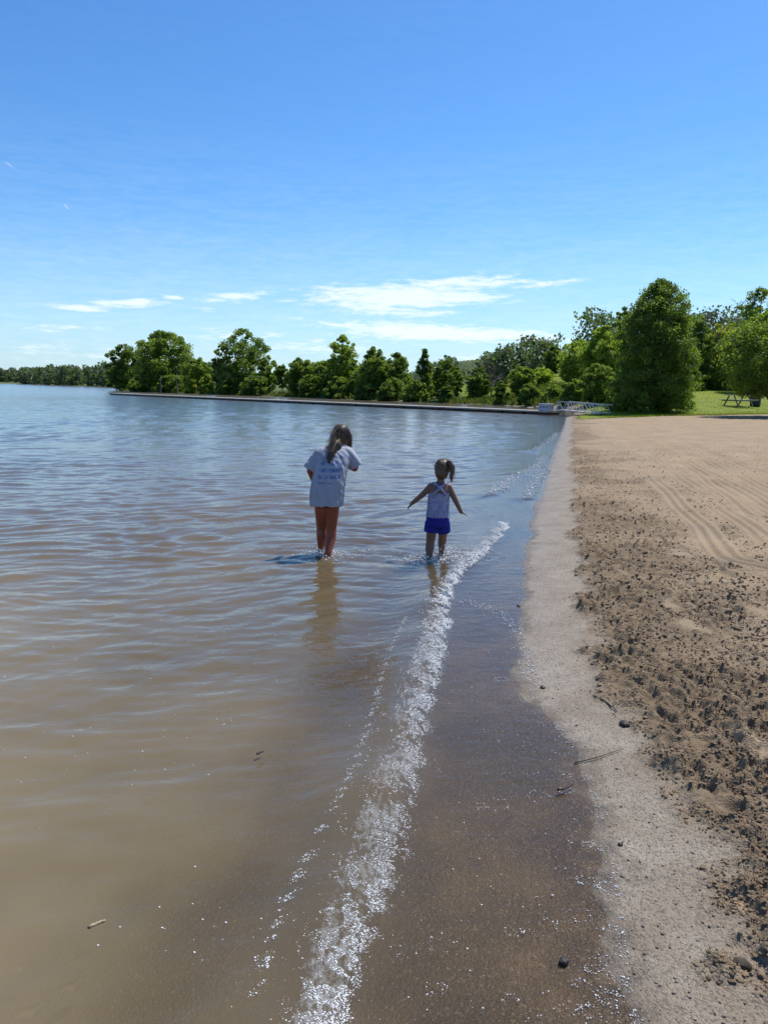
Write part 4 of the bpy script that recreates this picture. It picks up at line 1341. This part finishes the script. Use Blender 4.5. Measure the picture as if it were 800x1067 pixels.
for i, (px, top, w, D, mt, lab) in enumerate(((716, 378, 26, 76, 'dark', 'dark undergrowth bush in the shade behind the conical tree'), (742, 382, 26, 83, 'mid', 'mid green bush at the back edge of the lawn'),
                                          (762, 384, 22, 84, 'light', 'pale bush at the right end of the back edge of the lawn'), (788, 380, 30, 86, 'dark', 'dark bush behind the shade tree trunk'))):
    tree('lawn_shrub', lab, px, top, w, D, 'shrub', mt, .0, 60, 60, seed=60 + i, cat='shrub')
# dark understorey along the far water's edge
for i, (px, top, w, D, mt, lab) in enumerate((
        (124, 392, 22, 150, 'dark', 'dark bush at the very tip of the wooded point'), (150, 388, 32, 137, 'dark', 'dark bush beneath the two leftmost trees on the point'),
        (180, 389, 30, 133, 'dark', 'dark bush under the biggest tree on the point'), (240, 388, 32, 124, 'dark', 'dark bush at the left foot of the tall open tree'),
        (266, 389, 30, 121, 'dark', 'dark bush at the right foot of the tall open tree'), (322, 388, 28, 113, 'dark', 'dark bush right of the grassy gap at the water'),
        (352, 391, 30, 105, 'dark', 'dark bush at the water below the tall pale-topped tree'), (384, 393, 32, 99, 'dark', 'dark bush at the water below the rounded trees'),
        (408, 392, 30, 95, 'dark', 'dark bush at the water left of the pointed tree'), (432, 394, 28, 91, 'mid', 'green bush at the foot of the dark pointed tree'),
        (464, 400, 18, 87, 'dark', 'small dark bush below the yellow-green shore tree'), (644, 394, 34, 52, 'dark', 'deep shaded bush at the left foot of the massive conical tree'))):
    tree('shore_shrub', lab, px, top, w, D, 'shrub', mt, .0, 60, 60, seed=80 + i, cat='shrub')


def bare_tree(name, label, px, top, D, h_frac=1.0, spread=.3, mat=None, seed=1, depth=5, tr=None, snag=False, cat='bare tree', base=None, group=None):
    x, y = xy_at(px, 420, D); zb = float(tz(x, y)[0])
    h = ztop(px, top, D) - zb
    T = thing(name, label, cat, (x, y, zb - .05), 0, group)
    g = random.Random(seed)
    bm = bmesh.new(); tr = tr or h * .014
    tp = [Vector((g.gauss(0, h * .006) * i, g.gauss(0, h * .004) * i, h * (.62 if not snag else 1) * i / 6)) for i in range(7)]
    tube(bm, tp, [tr * (1 - .1 * i) for i in range(7)], 8)
    link('trunk', bm_mesh('trunk', bm, True), mat or BARK, T)
    bm = bmesh.new()

    def grow(p, d, L, r, k):
        mid = p + d * L * .5 + Vector((g.gauss(0, L * .05), g.gauss(0, L * .05), L * .03))
        e = p + d * L
        tube(bm, [p, mid, e], [r, r * .8, r * .55], 5, False)
        if k == 0: return
        for _ in range(g.choice((2, 3, 3))):
            nd = (d + Vector((g.gauss(0, 1), g.gauss(0, 1), g.gauss(.25, .6))) * spread * 1.6).normalized()
            grow(p.lerp(e, .55 + .45 * g.random()), nd, L * (.6 + .2 * g.random()), max(r * .55, .012), k - 1)
    if snag:
        for i in range(4):
            p = tp[3 + i % 4]; d = Vector((g.gauss(0, 1), g.gauss(0, 1), .6)).normalized()
            tube(bm, [p, p + d * h * .08], [tr * .4, tr * .15], 5)
            link('branch', bm_mesh('branch', bm, True), mat or BARK, T); bm = bmesh.new()
    else:
        for i in range(9):
            p = tp[2 + i % 5]
            d = Vector((g.gauss(0, 1) * spread * 2.2, g.gauss(0, 1) * spread * 2.2, 1)).normalized()
            grow(p, d, h * .24, tr * .5, depth - 2)
    if not snag: link('branches', bm_mesh('branches', bm, True), mat or BARK, T)


GREYBARK = simple('grey_twigs', (.16, .13, .12), .9, .2, 8)
bare_tree('bare_tree', 'leafless grey tree above the grassy bank in the gap', 511, 374, 84, spread=.30, seed=4, mat=GREYBARK, tr=.09)
bare_tree('bare_tree', 'leafless spreading tree reaching above the back of the lawn', 742, 312, 82, spread=.42, seed=9, mat=GREYBARK, depth=6)
bare_tree('dead_trunk', 'straight dead grey trunk standing left at the edge of the wooded point', 168, 392, 125, snag=True, seed=3, mat=DEADBARK, tr=.13, cat='dead tree')
bare_tree('dead_trunk', 'slightly crooked dead trunk right of the straight one by the point', 185, 390, 123, snag=True, seed=12, mat=DEADBARK, tr=.11, cat='dead tree')


# far-off wood on the left shore and the wooded hill behind the gap: one mass each
def wood(name, label, P, n, hmin, hmax, seed, depth=40, zfun=None, lsize=.8, per=34):
    r = np.random.default_rng(seed)
    x, y, u = along(P, n, r)
    off = r.random(n) ** 1.4 * depth
    dx = np.gradient(P[:, 0]).mean(); dy = np.gradient(P[:, 1]).mean(); L = math.hypot(dx, dy)
    nx, ny = dy / L, -dx / L
    x = x + nx * off; y = y + ny * off
    zb = zfun(x, y) if zfun else tz(x, y)
    h = hmin + (hmax - hmin) * r.random(n) ** .8 * (.75 + .25 * gn(u * 30, u * 0, seed))
    CX, CY, CZ, RC, TI = [], [], [], [], []
    for k in range(7):
        f = (k + .6) / 7
        w = h * .30 * PROF['round'](np.full(n, f * .9))
        CX.append(x + r.normal(size=n) * w * .6); CY.append(y + r.normal(size=n) * w * .6); CZ.append(zb + h * f); RC.append(w * .75 + .3); TI.append(np.clip(.5 + .3 * r.normal(size=n), 0, 1))
    V, Q, tn = leaves(np.concatenate(CX), np.concatenate(CY), np.concatenate(CZ), np.concatenate(RC), per, lsize, r, np.concatenate(TI))
    tag(link(name, np_mesh(name, V, Q, False, dict(tint=tn)), LEAF['far']), label, 'woodland', kind='stuff')


wood('distant_woodland', 'long low line of woods on the far left shore', np.array([(-52, 200), (-62, 222), (-83, 246), (-123, 298), (-219, 446), (-424, 568), (-760, 665)], float), 620, 5, 8.5, 5, 26, lsize=.85)


def hill_z(x, y):
    q = np.exp(-((x - 75) / 130) ** 2 - ((y - 560) / 90) ** 2)
    return 10.0 * q + 3 * fbm(x * .02, y * .02, 301, 2) * q - 1.5


def build_hill():
    gx, gy = np.meshgrid(np.linspace(-110, 420, 60), np.linspace(380, 800, 40))
    z = hill_z(gx, gy)
    n, m = gx.shape
    i = np.arange(n - 1)[:, None] * m + np.arange(m - 1)[None]
    q = np.stack([i, i + 1, i + m + 1, i + m], -1).reshape(-1, 4)
    me = np_mesh('hill', np.stack([gx.ravel(), gy.ravel(), z.ravel()], 1), q, True)
    tag(link('hill', me, simple('hill_ground', (.05, .075, .03), .95, .25, .05)), 'low wooded hill far behind the shore trees', 'hill', kind='structure')
    wood('hill_woodland', 'hazy trees covering the far hill behind the gap', np.array([(-120, 470), (60, 470), (260, 480)], float), 420, 4, 7, 9, -110, lambda x, y: np.maximum(hill_z(x, y), 2.0), 1.2, 20)


build_hill()


# a second rank behind the shore so the wall of green is closed
def backing():
    P = np.array([(-9, 124), (0, 112), (12, 108), (26, 104)], float)
    wood('shore_woodland', 'closed wood filling in behind the individual shore trees', P, 70, 3.2, 5.0, 15, 12, None, .42, 40)
    P = np.array([(24, 92), (32, 96), (44, 98), (60, 96)], float)
    wood('lawn_woodland', 'shaded wood closing the view behind the lawn', P, 70, 6, 9, 17, 8, None, .40, 50)


backing()


# ------------------------------------------------------------------ lawn and bank grass
def grass_mat(name, a, b):
    m, t, out = material(name)
    pos = t.new('ShaderNodeNewGeometry').outputs['Position']
    c = t.mix(t.mr(t.noise(pos, .55, 5), .35, .65), (*a, 1), (*b, 1))
    c = t.mix(t.m('MULTIPLY', t.mr(t.noise(pos, 5, 4), .5, .7), .4), c, (a[0] * .6, a[1] * .6, a[2] * .7, 1))
    d = t.new('ShaderNodeBsdfPrincipled', {'Base Color': c, 'Roughness': .7, 'Specular IOR Level': .2})
    t.put(d.inputs['Normal'], t.bump(t.noise(pos, 18, 4), .8, .05))
    tr = t.new('ShaderNodeBsdfTranslucent', {'Color': t.mix(1.0, c, (1.6, 1.6, .8, 1), 'MULTIPLY')})
    t.put(out, t.new('ShaderNodeMixShader', {0: .3, 1: d, 2: tr}))
    return m


LAWN = grass_mat('lawn_grass', (.185, .240, .012), (.26, .315, .020))


def build_lawn():
    gx, gv = np.meshgrid(np.linspace(9, 75, 150), np.linspace(0, 1, 130) ** 1.5)
    gy = yb(gx) + gv * 85
    x, y = gx.ravel(), gy.ravel()
    s = shore_s(x, y)
    z = terrain(x, y, s) + .035
    n, m = gx.shape
    i = np.arange(n - 1)[:, None] * m + np.arange(m - 1)[None]
    q = np.stack([i, i + 1, i + m + 1, i + m], -1).reshape(-1, 4)
    q = q[(s[q] > .5).all(1)]
    tag(link('lawn', np_mesh('lawn', np.stack([x, y, z], 1), q, True), LAWN), 'sunlit mown lawn sloping up behind the sand', 'lawn', kind='structure')


def blades(name, label, x, y, h, w, mat, rng):
    n = len(x); z = tz(x, y)
    a = rng.random(n) * 6.283
    dx, dy = np.cos(a) * w, np.sin(a) * w
    lx, ly = rng.normal(size=n) * h * .35, rng.normal(size=n) * h * .35
    V = np.stack([np.stack([x - dx, y - dy, z], 1), np.stack([x + dx, y + dy, z], 1), np.stack([x + lx + dx * .3, y + ly + dy * .3, z + h * .7], 1), np.stack([x + lx * 1.6, y + ly * 1.6, z + h], 1)], 1).reshape(-1, 3)
    tag(link(name, np_mesh(name, V, np.arange(n * 4).reshape(-1, 4), False), mat), label, 'grass', kind='stuff')


build_lawn()
_r = np.random.default_rng(77)
_x = 12 + 50 * _r.random(46000); _y = yb(_x) + .1 + 45 * _r.random(46000) ** 2.0
_k = (shore_s(_x, _y) > 1.0)
blades('lawn_blades', 'short bright grass blades over the sloping lawn', _x[_k], _y[_k], .05 + .06 * _r.random(_k.sum()), .02 + .02 * _r.random(_k.sum()), LAWN, _r)
_P = SHORE[(SHORE[:, 1] > 61) & (SHORE[:, 1] < 175) & (SHORE[:, 0] > -62)]
_x, _y, _u = along(_P, 26000, _r)
_o = _r.random(26000) ** 1.3 * 7
_b = 400 + 801 * np.tan(np.arctan2(_x, _y))
_x = _x + _o * .75; _y = _y + _o * .65
_k = (shore_s(_x, _y) > .05) & (((_b > 192) & (_b < 228)) | ((_b > 282) & (_b < 306)) | ((_b > 458) & (_b < 585)) | (_r.random(26000) < .12))
BANK = grass_mat('bank_grass', (.085, .125, .022), (.16, .19, .04))
blades('bank_grass', 'rough green grass along the far bank', _x[_k], _y[_k], .25 + .45 * _r.random(_k.sum()), .05 + .06 * _r.random(_k.sum()), BANK, _r)


# ------------------------------------------------------------------ dock, gangway, box, picnic table
def build_dock():
    a = Vector((-34.85, 100.1, 0)); b = Vector((10.72, 49.15, 0))
    d = (b - a); L = d.length; d.normalize(); n = Vector((-d.y, d.x, 0))
    T = thing('floating_dock', 'long low floating dock stretching across the water to the gangway', 'dock', a)
    wood_m = simple('weathered_planks', (.34, .31, .27), .85, .25, 3, .01, 30)
    rim = simple('pale_dock_rim', (.30, .28, .25), .8, .2, 2)
    blk = simple('black_float', (.015, .015, .016), .5, .2, 4)
    N = 12; sl = L / N
    rot = d.to_track_quat('X', 'Z').to_matrix()
    b1, b2, b3 = bmesh.new(), bmesh.new(), bmesh.new()
    for i in range(N):
        c = d * (i + .5) * sl
        yaw = rot
        for k in range(int(sl / .16)):
            p = d * (i * sl + .1 + k * .16)
            box(b1, p + Vector((0, 0, .215)), (.145, 1.5, .03), rot)
        for sg in (-1, 1):
            box(b2, c + n * sg * .77 + Vector((0, 0, .185)), (sl - .05, .05, .09), rot)
        for k in range(3):
            box(b3, d * (i * sl + sl * (k + .5) / 3) + Vector((0, 0, .01)), (sl / 3 - .25, 1.36, .22), rot, .03)
    link('deck', bm_mesh('deck', b1), wood_m, T)
    link('rim', bm_mesh('rim', b2), rim, T)
    link('floats', bm_mesh('floats', b3), blk, T)
    # box on the end of the dock
    B = thing('dock_box', 'pale grey box on the end of the dock beside the gangway', 'box', b - d * .62 + n * -.1 + Vector((0, 0, .232)), math.atan2(d.y, d.x))
    grey = simple('grey_white_plastic', (.44, .46, .50), .6, .08, 3); dk = simple('dark_hinge', (.12, .14, .18), .6, .1)
    bm = bmesh.new(); box(bm, (0, 0, .20), (.85, .5, .40), None, .02); link('bin', bm_mesh('bin', bm), grey, B)
    bm = bmesh.new(); box(bm, (0, 0, .425), (.9, .55, .05), None, .015); link('lid', bm_mesh('lid', bm), grey, B)
    for q in (-.25, 0, .25):
        bm = bmesh.new(); box(bm, (q, -.257, .24), (.12, .012, .12)); link('vent', bm_mesh('vent', bm), dk, B)
    return b


def build_gangway(b):
    ax, ay = xy_at(584, 430, 49.8); a = Vector((ax, ay, .34)); e0 = on_land(630, 432.5); e = Vector((e0[0], e0[1], e0[2] + .08))
    d = e - a; L = d.length; d.normalize(); n = Vector((-d.y, d.x, 0)).normalized()
    T = thing('gangway', 'white truss sided gangway sloping from the dock to the sand', 'gangway', a)
    wm = simple('white_painted_metal', (.46, .46, .44), .5, .08, 4)
    bm = bmesh.new()
    for k in range(int(L / .2)):
        p = d * (k * .2 + .1); box(bm, p, (.18, 1.0, .03), d.to_track_quat('X', 'Z').to_matrix())
    link('walkway', bm_mesh('walkway', bm), simple('walkway_boards', (.4, .37, .33), .85, .2, 4), T)
    H_ = .52
    for sg in (-1, 1):
        bm = bmesh.new(); o = n * sg * .55; up = Vector((0, 0, H_))
        bar(bm, o, o + d * L, .06, .07)
        bar(bm, o + up + d * .15, o + up + d * (L + .15), .045, .05)
        M = 6
        for k in range(M):
            p0 = o + d * (L * k / M); p1 = o + d * (L * (k + .5) / M) + up; p2 = o + d * (L * (k + 1) / M)
            bar(bm, p0 + Vector((0, 0, .03)), p1 - Vector((0, 0, .03)), .032)
            bar(bm, p1 - Vector((0, 0, .03)), p2 + Vector((0, 0, .03)), .032)
        bar(bm, o + d * .15 + Vector((0, 0, .04)), o + d * .15 + up - Vector((0, 0, .03)), .05)
        link('railing', bm_mesh('railing', bm), wm, T)


build_gangway(build_dock())


def picnic():
    x, y, z = on_land(768, 424)
    z += .035
    T = thing('picnic_table', 'pale picnic table on the lawn in front of the shade tree', 'picnic table', (x, y, z), .35)
    wm = simple('pale_boards', (.62, .60, .56), .8, .15, 5); lm = simple('dark_frame', (.12, .1, .09), .7, .1)
    bm = bmesh.new()
    for k in range(5): box(bm, (0, -.30 + k * .15, .74), (1.8, .138, .04))
    link('tabletop', bm_mesh('tabletop', bm), wm, T)
    for sg in (-1, 1):
        bm = bmesh.new()
        for k in range(2): box(bm, (0, sg * (.66 + k * .14), .44), (1.8, .13, .04))
        link('bench', bm_mesh('bench', bm), wm, T)
    for sg in (-1, 1):
        bm = bmesh.new(); X = sg * .62
        bar(bm, (X, -.25, .715), (X, -.68, .0), .06, .07); bar(bm, (X + .062, .25, .715), (X + .062, .68, .0), .06, .07)
        bar(bm, (X - .064, -.76, .385), (X - .064, .76, .385), .05, .07)
        link('leg', bm_mesh('leg', bm), lm, T)
    x, y, z = on_land(786, 424); z += .035
    B = thing('trash_bin', 'dark squat bin on the grass right of the picnic table', 'bin', (x, y, z))
    bm = bmesh.new(); loft(bm, [(0, 0, 0, .30, .30), (0, 0, .1, .34, .34), (0, 0, .62, .36, .36)], 20)
    dm = simple('dark_bin_metal', (.03, .032, .035), .6, .2)
    link('drum', bm_mesh('drum', bm, True), dm, B)
    bm = bmesh.new(); loft(bm, [(0, 0, .62, .39, .39), (0, 0, .66, .39, .39), (0, 0, .76, .2, .2), (0, 0, .78, .06, .06)], 20)
    link('lid', bm_mesh('lid', bm, True), dm, B)


picnic()
